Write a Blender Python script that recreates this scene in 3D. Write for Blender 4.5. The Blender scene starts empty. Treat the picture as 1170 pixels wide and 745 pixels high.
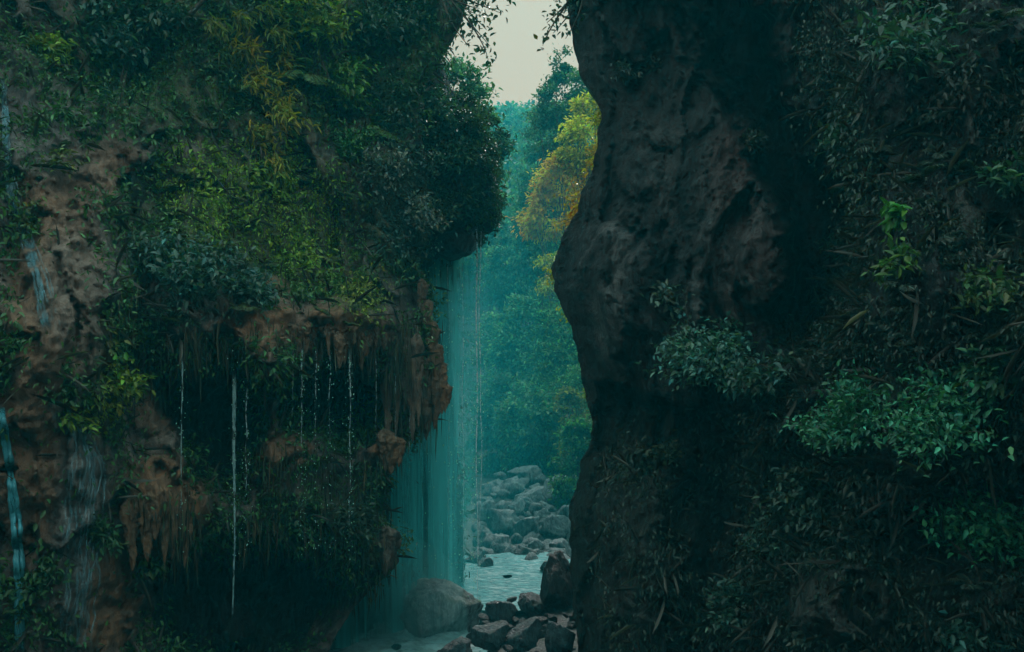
import bpy, math, random
import numpy as np
from mathutils import Vector
from mathutils.bvhtree import BVHTree

rng = np.random.default_rng(7)
random.seed(7)
S = bpy.context.scene
COL = S.collection

# ------------------------------------------------------------------ camera maths
CAM = np.array([0.0, 0.0, 6.0])
F, CX, CY = 1137.0, 585.0, 372.5

def ray(px, py):
    px = np.asarray(px, float); py = np.asarray(py, float)
    return np.stack([(px - CX) / F, np.ones_like(px), (CY - py) / F], -1)

def at(px, py, D):
    return CAM + ray(px, py) * np.asarray(D, float)[..., None]

def proj(P):
    D = np.maximum(P[..., 1], 0.1)
    return CX + P[..., 0] / D * F, CY - (P[..., 2] - 6.0) / D * F

# ------------------------------------------------------------------ noise
_perm = np.random.default_rng(3).permutation(512)
_perm = np.concatenate([_perm, _perm, _perm])
_grad = np.random.default_rng(4).normal(size=(512, 3))
_grad /= np.linalg.norm(_grad, axis=1)[:, None]

def perlin(P):
    P = np.asarray(P, float)
    i = np.floor(P).astype(int); f = P - i
    i &= 511
    u = f * f * f * (f * (f * 6 - 15) + 10)
    out = 0
    for dx in (0, 1):
        for dy in (0, 1):
            for dz in (0, 1):
                h = _perm[_perm[_perm[(i[..., 0] + dx) & 511] + ((i[..., 1] + dy) & 511)] + ((i[..., 2] + dz) & 511)] & 511
                g = _grad[h]
                dot = g[..., 0] * (f[..., 0] - dx) + g[..., 1] * (f[..., 1] - dy) + g[..., 2] * (f[..., 2] - dz)
                wx = u[..., 0] if dx else 1 - u[..., 0]
                wy = u[..., 1] if dy else 1 - u[..., 1]
                wz = u[..., 2] if dz else 1 - u[..., 2]
                out = out + wx * wy * wz * dot
    return out * 1.5

def fbm(P, octaves=4, gain=0.5, ridged=False):
    a, s, tot = 1.0, 0.0, 0.0
    P = np.asarray(P, float)
    for o in range(octaves):
        n = perlin(P * (2.03 ** o) + o * 17.3)
        if ridged: n = 1 - 2 * np.abs(n)
        s = s + a * n; tot += a; a *= gain
    return s / tot

def smooth(x, a, b):
    t = np.clip((x - a) / (b - a), 0, 1)
    return t * t * (3 - 2 * t)

def blob(px, py, cx, cy, rx, ry, rot=0.0):
    c, s = math.cos(rot), math.sin(rot)
    dx, dy = px - cx, py - cy
    a = (dx * c + dy * s) / rx; b = (-dx * s + dy * c) / ry
    return np.exp(-(a * a + b * b))

def fracture(P, scale, seed=0, tilt=.9):
    """broken blocks: every cell of a jittered lattice gets its own tilted plane"""
    q = np.asarray(P, float) / scale + seed * 9.1
    i0 = np.floor(q).astype(int)
    best = np.full(q.shape[:-1], 1e9); val = np.zeros(q.shape[:-1])
    for dx in (-1, 0, 1):
        for dy in (-1, 0, 1):
            for dz in (-1, 0, 1):
                c = i0 + np.array([dx, dy, dz]); m = c & 511
                h = _perm[_perm[_perm[m[..., 0]] + m[..., 1]] + m[..., 2]] & 511
                g = _grad[h]; g2 = _grad[(h * 7 + 13) & 511]
                ctr = c + .5 + .45 * g
                d = q - ctr; dist = (d * d).sum(-1)
                v = tilt * (d * g2).sum(-1) + .9 * g2[..., 2]
                k = dist < best
                best = np.where(k, dist, best); val = np.where(k, v, val)
    return val

# ------------------------------------------------------------------ object helpers
def tag(o, label=None, cat=None, group=None, kind=None):
    if label: o['label'] = label
    if cat: o['category'] = cat
    if group: o['group'] = group
    if kind: o['kind'] = kind
    return o

def empty(name, loc=(0, 0, 0), rz=0.0, scale=1.0):
    o = bpy.data.objects.new(name, None); COL.objects.link(o)
    o.location = tuple(float(v) for v in loc); o.rotation_euler.z = rz; o.scale = (scale,) * 3
    o.empty_display_size = 0.2
    return o

def link(name, me, parent=None, mat=None):
    o = bpy.data.objects.new(name, me); COL.objects.link(o)
    if parent is not None: o.parent = parent
    if mat is not None and not me.materials: me.materials.append(mat)
    return o

def copy_tree(o, parent=None):
    c = o.copy(); COL.objects.link(c)
    if parent is not None: c.parent = parent
    for ch in [k for k in o.children]:
        copy_tree(ch, c)
    return c

def mesh_np(name, V, Fc, smooth_=True, attrs=None):
    """V (n,3), Fc (m,k) constant-size faces"""
    V = np.asarray(V, np.float32); Fc = np.asarray(Fc, np.int32)
    me = bpy.data.meshes.new(name)
    m, k = Fc.shape
    me.vertices.add(len(V)); me.vertices.foreach_set('co', V.ravel())
    me.loops.add(m * k); me.loops.foreach_set('vertex_index', Fc.ravel())
    me.polygons.add(m); me.polygons.foreach_set('loop_start', np.arange(0, m * k, k, dtype=np.int32))
    me.update(calc_edges=True)
    if smooth_: me.polygons.foreach_set('use_smooth', np.ones(m, bool))
    for an, arr in (attrs or {}).items():
        a = me.attributes.new(an, 'FLOAT_COLOR', 'POINT')
        arr = np.asarray(arr, np.float32)
        if arr.shape[1] == 3: arr = np.concatenate([arr, np.ones((len(arr), 1), np.float32)], 1)
        a.data.foreach_set('color', arr.ravel())
    me.update()
    return me

def grid_faces(nr, nc):
    i = np.arange(nr * nc).reshape(nr, nc)
    return np.stack([i[:-1, :-1], i[:-1, 1:], i[1:, 1:], i[1:, :-1]], -1).reshape(-1, 4)

def norm(v):
    return v / np.maximum(np.linalg.norm(v, axis=-1, keepdims=True), 1e-9)

def leaf_arrays(pos, d, n, L, W, col, fold=0.3, droop=0.2):
    pos = np.asarray(pos, float); N = len(pos)
    L = np.broadcast_to(np.asarray(L, float), (N,))[:, None]
    W = np.broadcast_to(np.asarray(W, float), (N,))[:, None]
    col = np.broadcast_to(np.asarray(col, float), (N, 3))
    d = norm(d); s = np.cross(d, n)
    bad = np.linalg.norm(s, axis=1) < 1e-3
    if bad.any(): s[bad] = np.cross(d[bad], np.array([0.3, 0.5, 0.8]))
    s = norm(s); n2 = np.cross(s, d)
    up = n2 * W * fold * 0.5
    b = pos
    l1 = pos + d * L * .33 + s * W * .5 + up
    l2 = pos + d * L * .68 + s * W * .36 + up * .8 - n2 * L * droop * .35
    t = pos + d * L - n2 * L * droop
    r2 = pos + d * L * .68 - s * W * .36 + up * .8 - n2 * L * droop * .35
    r1 = pos + d * L * .33 - s * W * .5 + up
    V = np.stack([b, l1, l2, t, r2, r1], 1).reshape(-1, 3)
    k = np.arange(N)[:, None] * 6
    Fc = np.concatenate([k + np.array([[0, 1, 2, 3]]), k + np.array([[0, 3, 4, 5]])], 0)
    return V, Fc, np.repeat(col, 6, 0)

def leaves_mesh(name, pos, d, n, L, W, col, fold=0.3, droop=0.2):
    V, Fc, C = leaf_arrays(pos, d, n, L, W, col, fold, droop)
    return mesh_np(name, V, Fc, True, {'leaf_col': C})

def tube_arrays(pts, rad, k=6):
    pts = np.asarray(pts, float); rad = np.broadcast_to(np.asarray(rad, float), (len(pts),))
    t = norm(np.gradient(pts, axis=0))
    ref = np.array([0.31, 0.87, 0.21]); ref = ref / np.linalg.norm(ref)
    a = norm(np.cross(t, np.broadcast_to(ref, t.shape))); b = np.cross(t, a)
    ang = np.linspace(0, 2 * np.pi, k, endpoint=False)
    V = pts[:, None] + rad[:, None, None] * (np.cos(ang)[None, :, None] * a[:, None] + np.sin(ang)[None, :, None] * b[:, None])
    nr = len(pts)
    i = np.arange(nr * k).reshape(nr, k)
    j = np.roll(i, -1, 1)
    Fc = np.stack([i[:-1], j[:-1], j[1:], i[1:]], -1).reshape(-1, 4)
    return V.reshape(-1, 3), Fc

class Acc:
    def __init__(s): s.V, s.F, s.C, s.n = [], [], [], 0
    def add(s, V, Fc, C=None):
        s.V.append(V); s.F.append(Fc + s.n); s.n += len(V)
        if C is not None: s.C.append(C)
    def mesh(s, name, smooth_=True):
        at_ = {'leaf_col': np.concatenate(s.C)} if s.C else None
        return mesh_np(name, np.concatenate(s.V), np.concatenate(s.F), smooth_, at_)

def rand_unit(N):
    return norm(rng.normal(size=(N, 3)))

def leaf_cols(N, c, var=0.35, hue=0.25, dry=0.0):
    c = np.asarray(c, float)
    v = np.exp(rng.normal(0, var, (N, 1)))
    h = rng.normal(0, hue, (N, 1))
    out = c[None] * v * np.concatenate([1 + h, np.ones((N, 1)), 1 - .5 * h], 1)
    if dry > 0:
        k = rng.random(N) < dry
        out[k] = np.array([0.09, 0.06, 0.035]) * np.exp(rng.normal(0, .3, (k.sum(), 1)))
    return np.clip(out, 0.004, 0.6)

# ------------------------------------------------------------------ materials
def new_mat(name):
    m = bpy.data.materials.new(name); m.use_nodes = True
    nt = m.node_tree; nt.nodes.clear()
    out = nt.nodes.new('ShaderNodeOutputMaterial')
    return m, nt, out

def N(nt, typ, **kw):
    n = nt.nodes.new(typ)
    for k, v in kw.items():
        if k in n.inputs: n.inputs[k].default_value = v
        else: setattr(n, k, v)
    return n

def ramp(nt, fac, stops):
    r = nt.nodes.new('ShaderNodeValToRGB')
    el = r.color_ramp.elements
    while len(el) < len(stops): el.new(0.5)
    for e, (p, c) in zip(el, stops):
        e.position = p; e.color = (*c, 1) if len(c) == 3 else c
    nt.links.new(fac, r.inputs['Fac'])
    return r.outputs['Color']

def mixc(nt, fac, a, b, mode='MIX'):
    m = nt.nodes.new('ShaderNodeMix'); m.data_type = 'RGBA'; m.blend_type = mode
    for sock, v in ((m.inputs[0], fac), (m.inputs[6], a), (m.inputs[7], b)):
        if hasattr(v, 'links'): nt.links.new(v, sock)
        else: sock.default_value = v if isinstance(v, (int, float)) else ((*v, 1) if len(v) == 3 else v)
    return m.outputs[2]

def math_(nt, op, a, b=0.0, clamp=False):
    m = nt.nodes.new('ShaderNodeMath'); m.operation = op; m.use_clamp = clamp
    for s, v in zip(m.inputs, (a, b)):
        if hasattr(v, 'links'): nt.links.new(v, s)
        else: s.default_value = v
    return m.outputs[0]

def noise(nt, vec, scale, detail=6.0, rough=0.6, dist=0.0):
    n = N(nt, 'ShaderNodeTexNoise', Scale=scale, Detail=detail, Roughness=rough, Distortion=dist)
    nt.links.new(vec, n.inputs['Vector'])
    return n.outputs['Fac']

def coord(nt, scale=(1, 1, 1)):
    tc = nt.nodes.new('ShaderNodeTexCoord')
    mp = nt.nodes.new('ShaderNodeMapping'); mp.inputs['Scale'].default_value = scale
    nt.links.new(tc.outputs['Object'], mp.inputs['Vector'])
    return mp.outputs['Vector']

def rock_mat(name, dark, light, brown, moss, masked=True, wet=0.5, bump=0.6, sc=1.0):
    m, nt, out = new_mat(name)
    L = nt.links.new
    v = coord(nt); vs = coord(nt, (4.5, 4.5, 0.38))
    n1 = noise(nt, v, 1.7 * sc, 8, .62, .4)
    n2 = noise(nt, vs, 1.6 * sc, 7, .65, .3)
    n3 = noise(nt, v, 9 * sc, 6, .7)
    base = ramp(nt, n1, [(.32, dark), (.5, tuple((a + b) / 2 for a, b in zip(dark, light))), (.7, light)])
    base = mixc(nt, .75, base, ramp(nt, n2, [(.36, (.16, .17, .18)), (.62, (1.7, 1.65, 1.6))]), 'MULTIPLY')
    base = mixc(nt, .7, base, ramp(nt, n3, [(.35, (.5, .5, .5)), (.65, (1.3, 1.3, 1.3))]), 'MULTIPLY')
    if masked:
        at_ = N(nt, 'ShaderNodeAttribute', attribute_name='mask')
        sep = nt.nodes.new('ShaderNodeSeparateColor'); L(at_.outputs['Color'], sep.inputs[0])
        bf = math_(nt, 'MULTIPLY', sep.outputs[0], ramp(nt, n2, [(.3, (.35,) * 3), (.6, (1,) * 3)]), True)
        bc = mixc(nt, n3, tuple(.55 * c for c in brown), tuple(1.35 * c for c in brown))
        base = mixc(nt, bf, base, bc)
        gf = math_(nt, 'MULTIPLY', sep.outputs[2], ramp(nt, n2, [(.36, (.1,) * 3), (.6, (1,) * 3)]), True)
        base = mixc(nt, gf, base, mixc(nt, n3, (.07, .068, .066), (.26, .25, .24)))
        mf = math_(nt, 'MULTIPLY', sep.outputs[1], ramp(nt, n3, [(.3, (.1,) * 3), (.55, (1,) * 3)]), True)
        base = mixc(nt, mf, base, mixc(nt, n3, tuple(.4 * c for c in moss), tuple(1.5 * c for c in moss)))
    else:
        geo = nt.nodes.new('ShaderNodeNewGeometry')
        sx = nt.nodes.new('ShaderNodeSeparateXYZ'); L(geo.outputs['Normal'], sx.inputs[0])
        mf = math_(nt, 'MULTIPLY', math_(nt, 'MULTIPLY', sx.outputs[2], ramp(nt, n1, [(.45, (0,) * 3), (.62, (1,) * 3)]), True), .6)
        base = mixc(nt, mf, base, moss)
    p = nt.nodes.new('ShaderNodeBsdfPrincipled')
    L(base, p.inputs['Base Color'])
    L(ramp(nt, n1, [(.35, (.75 - .45 * wet,) * 3), (.65, (.9,) * 3)]), p.inputs['Roughness'])
    p.inputs['Specular IOR Level'].default_value = .35
    h = math_(nt, 'ADD', math_(nt, 'MULTIPLY', n1, 1.0), math_(nt, 'ADD', math_(nt, 'MULTIPLY', n3, .35), math_(nt, 'MULTIPLY', n2, 1.0)))
    b = N(nt, 'ShaderNodeBump', Strength=bump, Distance=.25 / sc)
    L(h, b.inputs['Height']); L(b.outputs[0], p.inputs['Normal'])
    L(p.outputs[0], out.inputs[0])
    return m

def leaf_mat(name, transl=.3, rough=.42, spec=.35):
    m, nt, out = new_mat(name)
    L = nt.links.new
    a = N(nt, 'ShaderNodeAttribute', attribute_name='leaf_col')
    p = N(nt, 'ShaderNodeBsdfPrincipled', Roughness=rough)
    p.inputs['Specular IOR Level'].default_value = spec
    L(a.outputs['Color'], p.inputs['Base Color'])
    t = nt.nodes.new('ShaderNodeBsdfTranslucent')
    L(mixc(nt, 1.0, a.outputs['Color'], (1.3, 1.5, .6), 'MULTIPLY'), t.inputs['Color'])
    mx = N(nt, 'ShaderNodeMixShader', Fac=transl)
    L(p.outputs[0], mx.inputs[1]); L(t.outputs[0], mx.inputs[2]); L(mx.outputs[0], out.inputs[0])
    return m

def bark_mat():
    m, nt, out = new_mat('bark')
    v = coord(nt, (4, 4, 1)); n = noise(nt, v, 5, 6, .65)
    p = N(nt, 'ShaderNodeBsdfPrincipled', Roughness=.9)
    nt.links.new(ramp(nt, n, [(.3, (.02, .016, .012)), (.7, (.11, .09, .07))]), p.inputs['Base Color'])
    b = N(nt, 'ShaderNodeBump', Strength=.5, Distance=.03); nt.links.new(n, b.inputs['Height'])
    nt.links.new(b.outputs[0], p.inputs['Normal']); nt.links.new(p.outputs[0], out.inputs[0])
    return m

def veil_mat(name, lo, hi, amin, amax, sx=14.0, sz=.35, col=(.62, .82, .84)):
    """thin falling water: streaks of spray with gaps between them"""
    m, nt, out = new_mat(name); L = nt.links.new
    v = coord(nt, (sx, sx, sz)); n = noise(nt, v, 1.0, 5, .6, .2)
    v2 = coord(nt, (sx * .25, sx * .25, sz * .5)); n2 = noise(nt, v2, 1.0, 3, .5)
    f = math_(nt, 'ADD', math_(nt, 'MULTIPLY', n, .6), math_(nt, 'MULTIPLY', n2, .4))
    at_ = N(nt, 'ShaderNodeAttribute', attribute_name='mask')
    sep = nt.nodes.new('ShaderNodeSeparateColor'); L(at_.outputs['Color'], sep.inputs[0])
    al = ramp(nt, f, [(lo, (amin,) * 3), (hi, (amax,) * 3)])
    al = math_(nt, 'MULTIPLY', al, sep.outputs[0], True)
    d = N(nt, 'ShaderNodeBsdfDiffuse'); d.inputs[0].default_value = (*col, 1)
    t = N(nt, 'ShaderNodeBsdfTranslucent'); t.inputs[0].default_value = (*col, 1)
    m1 = N(nt, 'ShaderNodeMixShader', Fac=.5); L(d.outputs[0], m1.inputs[1]); L(t.outputs[0], m1.inputs[2])
    g = N(nt, 'ShaderNodeBsdfGlossy', Roughness=.3)
    m3 = N(nt, 'ShaderNodeMixShader', Fac=.04); L(m1.outputs[0], m3.inputs[1]); L(g.outputs[0], m3.inputs[2])
    tr = nt.nodes.new('ShaderNodeBsdfTransparent')
    m2 = nt.nodes.new('ShaderNodeMixShader'); L(al, m2.inputs[0]); L(tr.outputs[0], m2.inputs[1]); L(m3.outputs[0], m2.inputs[2])
    L(m2.outputs[0], out.inputs[0])
    return m

M = {}
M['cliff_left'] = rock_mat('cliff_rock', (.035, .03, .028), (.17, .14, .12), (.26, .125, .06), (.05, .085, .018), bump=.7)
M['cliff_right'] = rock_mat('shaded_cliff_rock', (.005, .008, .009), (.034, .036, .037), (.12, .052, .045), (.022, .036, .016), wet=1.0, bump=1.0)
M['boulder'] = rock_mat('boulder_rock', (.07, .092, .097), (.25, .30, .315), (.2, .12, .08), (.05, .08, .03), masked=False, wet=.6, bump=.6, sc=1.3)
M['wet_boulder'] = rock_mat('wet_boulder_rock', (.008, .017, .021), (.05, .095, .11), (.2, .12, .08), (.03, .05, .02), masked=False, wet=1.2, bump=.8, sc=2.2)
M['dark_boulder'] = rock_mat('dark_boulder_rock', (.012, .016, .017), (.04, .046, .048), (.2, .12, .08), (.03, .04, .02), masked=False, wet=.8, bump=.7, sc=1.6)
M['ground'] = rock_mat('streambed_gravel', (.03, .034, .034), (.13, .14, .135), (.2, .12, .08), (.035, .06, .02), masked=False, wet=.8, bump=1.0, sc=2.5)
M['leaf'] = leaf_mat('leaf')
M['leaf_matte'] = leaf_mat('matte_leaf', .35, .6, .3)
M['bark'] = bark_mat()
M['curtain'] = veil_mat('water_curtain', .43, .62, .04, .74, sx=7, sz=.12, col=(.10, .74, .76))
M['film'] = veil_mat('water_film', .40, .66, .0, .5, sx=11, sz=.8, col=(.28, .45, .50))
M['stream'] = veil_mat('water_stream', .36, .6, .30, .9, sx=18, sz=2.5, col=(.14, .52, .60))
M['rill'] = veil_mat('water_rill', .40, .62, .0, .55, sx=18, sz=6, col=(.20, .40, .46))
M['thread'] = veil_mat('water_thread', .40, .58, .05, 1.0, sx=24, sz=6, col=(.45, .66, .68))
M['trickle'] = veil_mat('water_drips', .42, .58, .0, .85, sx=26, sz=14, col=(.66, .78, .80))
M['foam'] = veil_mat('water_foam', .38, .6, .35, .95, sx=5, sz=3, col=(.55, .85, .85))

def pool_mat():
    m, nt, out = new_mat('pool_water')
    v = coord(nt, (1, 2.2, 1)); n = noise(nt, v, 5, 4, .55, .4)
    p = N(nt, 'ShaderNodeBsdfPrincipled', Roughness=.5)
    p.inputs['Specular IOR Level'].default_value = .1
    nt.links.new(ramp(nt, n, [(.35, (.012, .15, .16)), (.7, (.09, .38, .39))]), p.inputs['Base Color'])
    n9 = noise(nt, v, 2.6, 7, .7, 1.2)
    old = p.inputs['Base Color'].links[0].from_socket
    nt.links.new(mixc(nt, ramp(nt, n9, [(.50, (0,) * 3), (.62, (.8,) * 3)]), old, (.40, .58, .58)), p.inputs['Base Color'])
    b = N(nt, 'ShaderNodeBump', Strength=.8, Distance=.12); nt.links.new(n, b.inputs['Height'])
    nt.links.new(b.outputs[0], p.inputs['Normal']); nt.links.new(p.outputs[0], out.inputs[0])
    return m
M['pool'] = pool_mat()

# ------------------------------------------------------------------ cliffs
def interp(tab, y):
    ys, xs = zip(*tab)
    return np.interp(y, ys, xs)

PY = np.concatenate([np.linspace(-420, -40, 70), np.linspace(-36, 790, 290), np.linspace(800, 1050, 30)])

EDGE_L = [(-420, 500), (-120, 540), (0, 535), (35, 522), (60, 500), (90, 484), (130, 480), (200, 488), (260, 490), (305, 478), (325, 481), (345, 487),
          (370, 497), (395, 500), (430, 500), (455, 500), (480, 488), (498, 474), (515, 463), (530, 450), (545, 444), (580, 440), (615, 446), (640, 456),
          (652, 446), (670, 428), (690, 408), (715, 390), (745, 374), (800, 350), (1050, 300)]
EDGE_R = [(-420, 630), (-60, 644), (0, 648), (50, 655), (85, 663), (105, 680), (130, 686), (170, 681), (200, 675), (240, 657), (280, 639), (308, 630),
          (335, 635), (370, 651), (410, 661), (450, 668), (490, 679), (510, 672), (540, 662), (570, 652), (600, 650), (650, 652), (700, 655), (745, 660), (1050, 690)]

def sculpt_left(px, py):
    s = 0.0055 * np.clip(350 - py, 0, 800)                    # the mossy slope leans back
    s = s - 1.0 * blob(px, py, 405, 368, 62, 34) - 1.0 * blob(px, py, 302, 392, 30, 52, .25) - .6 * blob(px, py, 228, 362, 46, 36)        # lip above the cave
    s = s - .5 * blob(px, py, 180, 300, 80, 60)
    s = s + 3.2 * np.maximum(smooth(blob(px, py, 385, 455, 72, 56), .25, .75), smooth(blob(px, py, 255, 480, 56, 92), .25, .75))      # upper cave
    s = s + 3.4 * smooth(blob(px, py, 300, 690, 150, 88), .25, .75)      # lower cave
    s = s + 1.2 * smooth(blob(px, py, 215, 450, 50, 56), .3, .7)
    s = s - .7 * blob(px, py, 185, 580, 48, 62)               # brown bulge
    s = s - .5 * blob(px, py, 330, 520, 48, 18)
    s = s - .5 * blob(px, py, 445, 522, 28, 22)
    s = s - .8 * blob(px, py, 60, 380, 70, 150)               # bare rock rib
    s = s - .7 * blob(px, py, 90, 640, 50, 130)
    s = s + .9 * blob(px, py, 160, 400, 26, 120)              # shaded groove
    s = s + .7 * blob(px, py, 25, 290, 22, 60)
    s = s + .8 * blob(px, py, 120, 60, 60, 60)
    s = s + .9 * blob(px, py, 400, 100, 26, 40)
    s = s + .6 * blob(px, py, 400, 290, 20, 40)
    s = s - .5 * blob(px, py, 470, 420, 30, 60)
    s = s - .6 * blob(px, py, 400, 620, 50, 60)
    return s

def sculpt_right(px, py):
    lx = np.interp(py, [-420, 0, 120, 260, 400, 1050], [790, 830, 870, 945, 925, 900])
    gap = np.exp(-((px - lx) / 48.0) ** 2) * smooth(440 - py, 0, 80)
    s = 4.0 * smooth(gap, .2, .8)                            # dark cleft
    s = s - 1.3 * smooth(px, 950, 1030) * smooth(620 - py, 0, 300)
    s = s + .004 * np.clip(300 - py, 0, 700) * smooth(px, 940, 1040)
    s = s - .6 * blob(px, py, 700, 330, 60, 90)
    s = s - .6 * blob(px, py, 850, 320, 60, 80)
    s = s + .7 * blob(px, py, 760, 300, 26, 90)
    s = s + .9 * blob(px, py, 770, 60, 70, 110)
    s = s - .9 * blob(px, py, 735, 640, 70, 130)
    s = s + 1.0 * blob(px, py, 712, 480, 40, 40)
    s = s + 1.4 * blob(px, py, 820, 590, 38, 120)
    s = s - 1.0 * blob(px, py, 880, 450, 70, 40)
    s = s - 1.2 * blob(px, py, 960, 690, 80, 70)
    s = s - .8 * blob(px, py, 1040, 530, 90, 50)
    s = s + 1.2 * blob(px, py, 1125, 590, 40, 40)
    s = s - .6 * blob(px, py, 1110, 690, 60, 50)
    s = s + .8 * blob(px, py, 1150, 320, 30, 70)
    return s

def build_cliff(side, edge_tab, baseD, sculpt, ncol, far, nz_amp, mask_fn, back, frac=1.0):
    e = interp(edge_tab, PY)
    e = e + 8.0 * fbm(np.stack([PY * .035, PY * 0 + side, PY * 0], -1), 4, .6)
    u = np.linspace(0, 1, ncol) ** .8 if False else np.linspace(0, 1, ncol)
    px = far + (e[:, None] - far) * u[None]                  # columns to the silhouette
    py = np.broadcast_to(PY[:, None], px.shape)
    a = (px - CX) / F
    D = baseD(a)
    near_edge = smooth(np.abs(e[:, None] - px), 0, 60)
    wn = np.stack([px * .018, py * .018, 0 * px + side * 3], -1)
    wx, wy = 34 * fbm(wn, 4, .6) * near_edge, 34 * fbm(wn + 19, 4, .6) * near_edge
    s = sculpt(px + wx, py + wy)
    P0 = at(px, py, D + s)
    q = P0 + side * 31.7
    n = nz_amp * (fbm(q * .55, 4) * .9 - .45 * fbm(q * np.array([1.3, 1.3, .35]), 4, .55, True) + .40 * fbm(q * 2.0, 4, .6) - .16 * fbm(q * np.array([4.2, 4.2, 2.6]), 4, .62, True) + .05 * fbm(q * 12, 2))
    qq = q + .25 * np.stack([fbm(q * 1.1 + 3, 2), fbm(q * 1.1 + 7, 2), fbm(q * 1.1 + 11, 2)], -1)
    n = n + frac * (.36 * fracture(qq * np.array([1, 1, .34]), .9, 1) + .15 * fracture(qq * np.array([1, 1, .30]), .32, 2) + .05 * fracture(qq * np.array([1, 1, .6]), .14, 3))
    D = D + s * (.25 + .75 * near_edge) + n * (.5 + .5 * near_edge)
    # round over the silhouette
    D = D + .5 * (1 - near_edge) ** 2
    P = at(px, py, D)
    # past the silhouette the rock turns away into the gorge
    K = 26
    k = np.arange(1, K + 1)
    E = P[:, -1]
    rd = norm(ray(e, PY))
    lat = np.zeros_like(E); lat[:, 0] = -side                # side=+1 : right cliff, gorge to its left
    W = []
    for kk in k:
        dist = .10 * kk + .010 * kk ** 2
        Q = E + rd * np.array([1, 1, .0]) * dist - lat * (.004 + .0035 * kk ** 1.9)
        Q = Q - lat * .10 * np.abs(fbm(Q * 1.1 + 5, 3))[:, None] * min(1, kk / 6)
        W.append(Q)
    P = np.concatenate([P, np.stack(W, 1)], 1)
    # top plateau
    T = []
    for kk in range(1, 9):
        Q = P[0] + np.array(back) * (.35 * kk + .12 * kk * kk) + np.array([0, 0, .05 * kk])
        Q[:, 2] += .25 * fbm(Q * .8, 3)
        T.append(Q)
    P = np.concatenate([np.stack(T[::-1], 0), P], 0)
    nr, nc = P.shape[:2]
    ppx, ppy = proj(P)
    mask = mask_fn(ppx, ppy, P)
    if side < 0:
        Fc = grid_faces(nr, nc)[:, ::-1]
    else:
        Fc = grid_faces(nr, nc)
    V = P.reshape(-1, 3)
    me = mesh_np('cliff', V, Fc, True, {'mask': mask.reshape(-1, 3)})
    return me, P, Fc

def mask_left(px, py, P):
    w = 14 * fbm(P * 1.3, 3); x = px + w; y = py + w
    b = np.zeros_like(px)
    for c in [(60, 330, 60, 130, .7), (185, 575, 52, 62, 1.), (350, 378, 100, 34, .95), (500, 425, 22, 60, 1.), (447, 520, 20, 16, 1.), (125, 690, 36, 60, .9),
              (325, 515, 34, 20, .8), (30, 530, 35, 120, .7), (110, 200, 60, 50, .5), (180, 460, 30, 40, .5), (310, 330, 20, 20, .7), (255, 550, 25, 25, .6), (380, 330, 30, 25, .5)]:
        b = np.maximum(b, c[4] * smooth(blob(x, y, *c[:4]), .2, .6))
    m = np.zeros_like(px)
    for c in [(290, 250, 130, 90, .9), (410, 340, 30, 40, 1.), (300, 60, 260, 110, .7), (425, 480, 22, 30, 1.), (125, 450, 25, 60, .6), (370, 620, 80, 70, .45), (470, 250, 60, 80, .7)]:
        m = np.maximum(m, c[4] * smooth(blob(x, y, *c[:4]), .2, .7))
    g = np.zeros_like(px)
    for c in [(60, 150, 60, 60, .6), (85, 330, 40, 90, .5), (90, 580, 30, 110, .7), (470, 420, 18, 40, .6), (485, 340, 10, 40, .4), (345, 360, 12, 26, .5)]:
        g = np.maximum(g, c[4] * smooth(blob(x, y, *c[:4]), .15, .75))
    return np.stack([b, m * (1 - .8 * b), g], -1)

def mask_right(px, py, P):
    w = 14 * fbm(P * 1.3, 3); x = px + w; y = py + w
    b = np.zeros_like(px)
    for c in [(860, 320, 60, 80, .35), (840, 200, 30, 80, .45), (720, 690, 60, 60, .15), (905, 370, 30, 30, .4)]:
        b = np.maximum(b, c[4] * smooth(blob(x, y, *c[:4]), .2, .7))
    g = np.zeros_like(px)
    for c in [(706, 310, 13, 75, .8), (690, 375, 8, 40, .6), (802, 340, 8, 55, .7), (862, 345, 58, 46, .55), (835, 250, 36, 60, .35), (760, 190, 20, 70, .3), (730, 700, 60, 45, .3), (715, 590, 25, 50, .25),
              (955, 690, 60, 45, .7), (1130, 600, 40, 30, .4), (1110, 200, 25, 90, .5)]:
        g = np.maximum(g, c[4] * smooth(blob(x + w, y, *c[:4]), .15, .75))
    m = .55 * smooth(px, 900, 1000) * smooth(fbm(P * .9, 3), -.2, .4)
    m = np.maximum(m, .4 * smooth(py, 380, 520))
    return np.stack([b, m, g], -1)

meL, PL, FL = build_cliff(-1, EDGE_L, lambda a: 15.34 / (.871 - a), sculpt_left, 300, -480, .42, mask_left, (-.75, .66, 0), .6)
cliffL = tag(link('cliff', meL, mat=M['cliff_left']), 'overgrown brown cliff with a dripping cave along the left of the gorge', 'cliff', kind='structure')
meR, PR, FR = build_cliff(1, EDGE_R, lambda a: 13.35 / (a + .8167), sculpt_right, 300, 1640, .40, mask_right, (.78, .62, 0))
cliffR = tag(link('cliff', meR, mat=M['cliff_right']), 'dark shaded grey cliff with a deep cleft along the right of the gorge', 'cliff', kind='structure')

# farther wall behind the waterfall
EDGE_B = [(-420, 470), (0, 490), (60, 500), (150, 535), (270, 530), (320, 512), (400, 515), (520, 522), (600, 530), (640, 530), (700, 530), (1050, 520)]
meB, PB, FB = build_cliff(-1, EDGE_B, lambda a: 11.5 / (.48 - a), lambda px, py: .004 * np.clip(300 - py, 0, 800) + 0 * px, 120, 150, .7,
                          lambda px, py, P: np.stack([0 * px, .7 * smooth(fbm(P * .7, 3), -.3, .4), 0 * px], -1), (-.6, .8, 0))
cliffB = tag(link('cliff', meB, mat=M['cliff_right']), 'farther rock wall half hidden behind the falling water', 'cliff', kind='structure')

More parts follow.
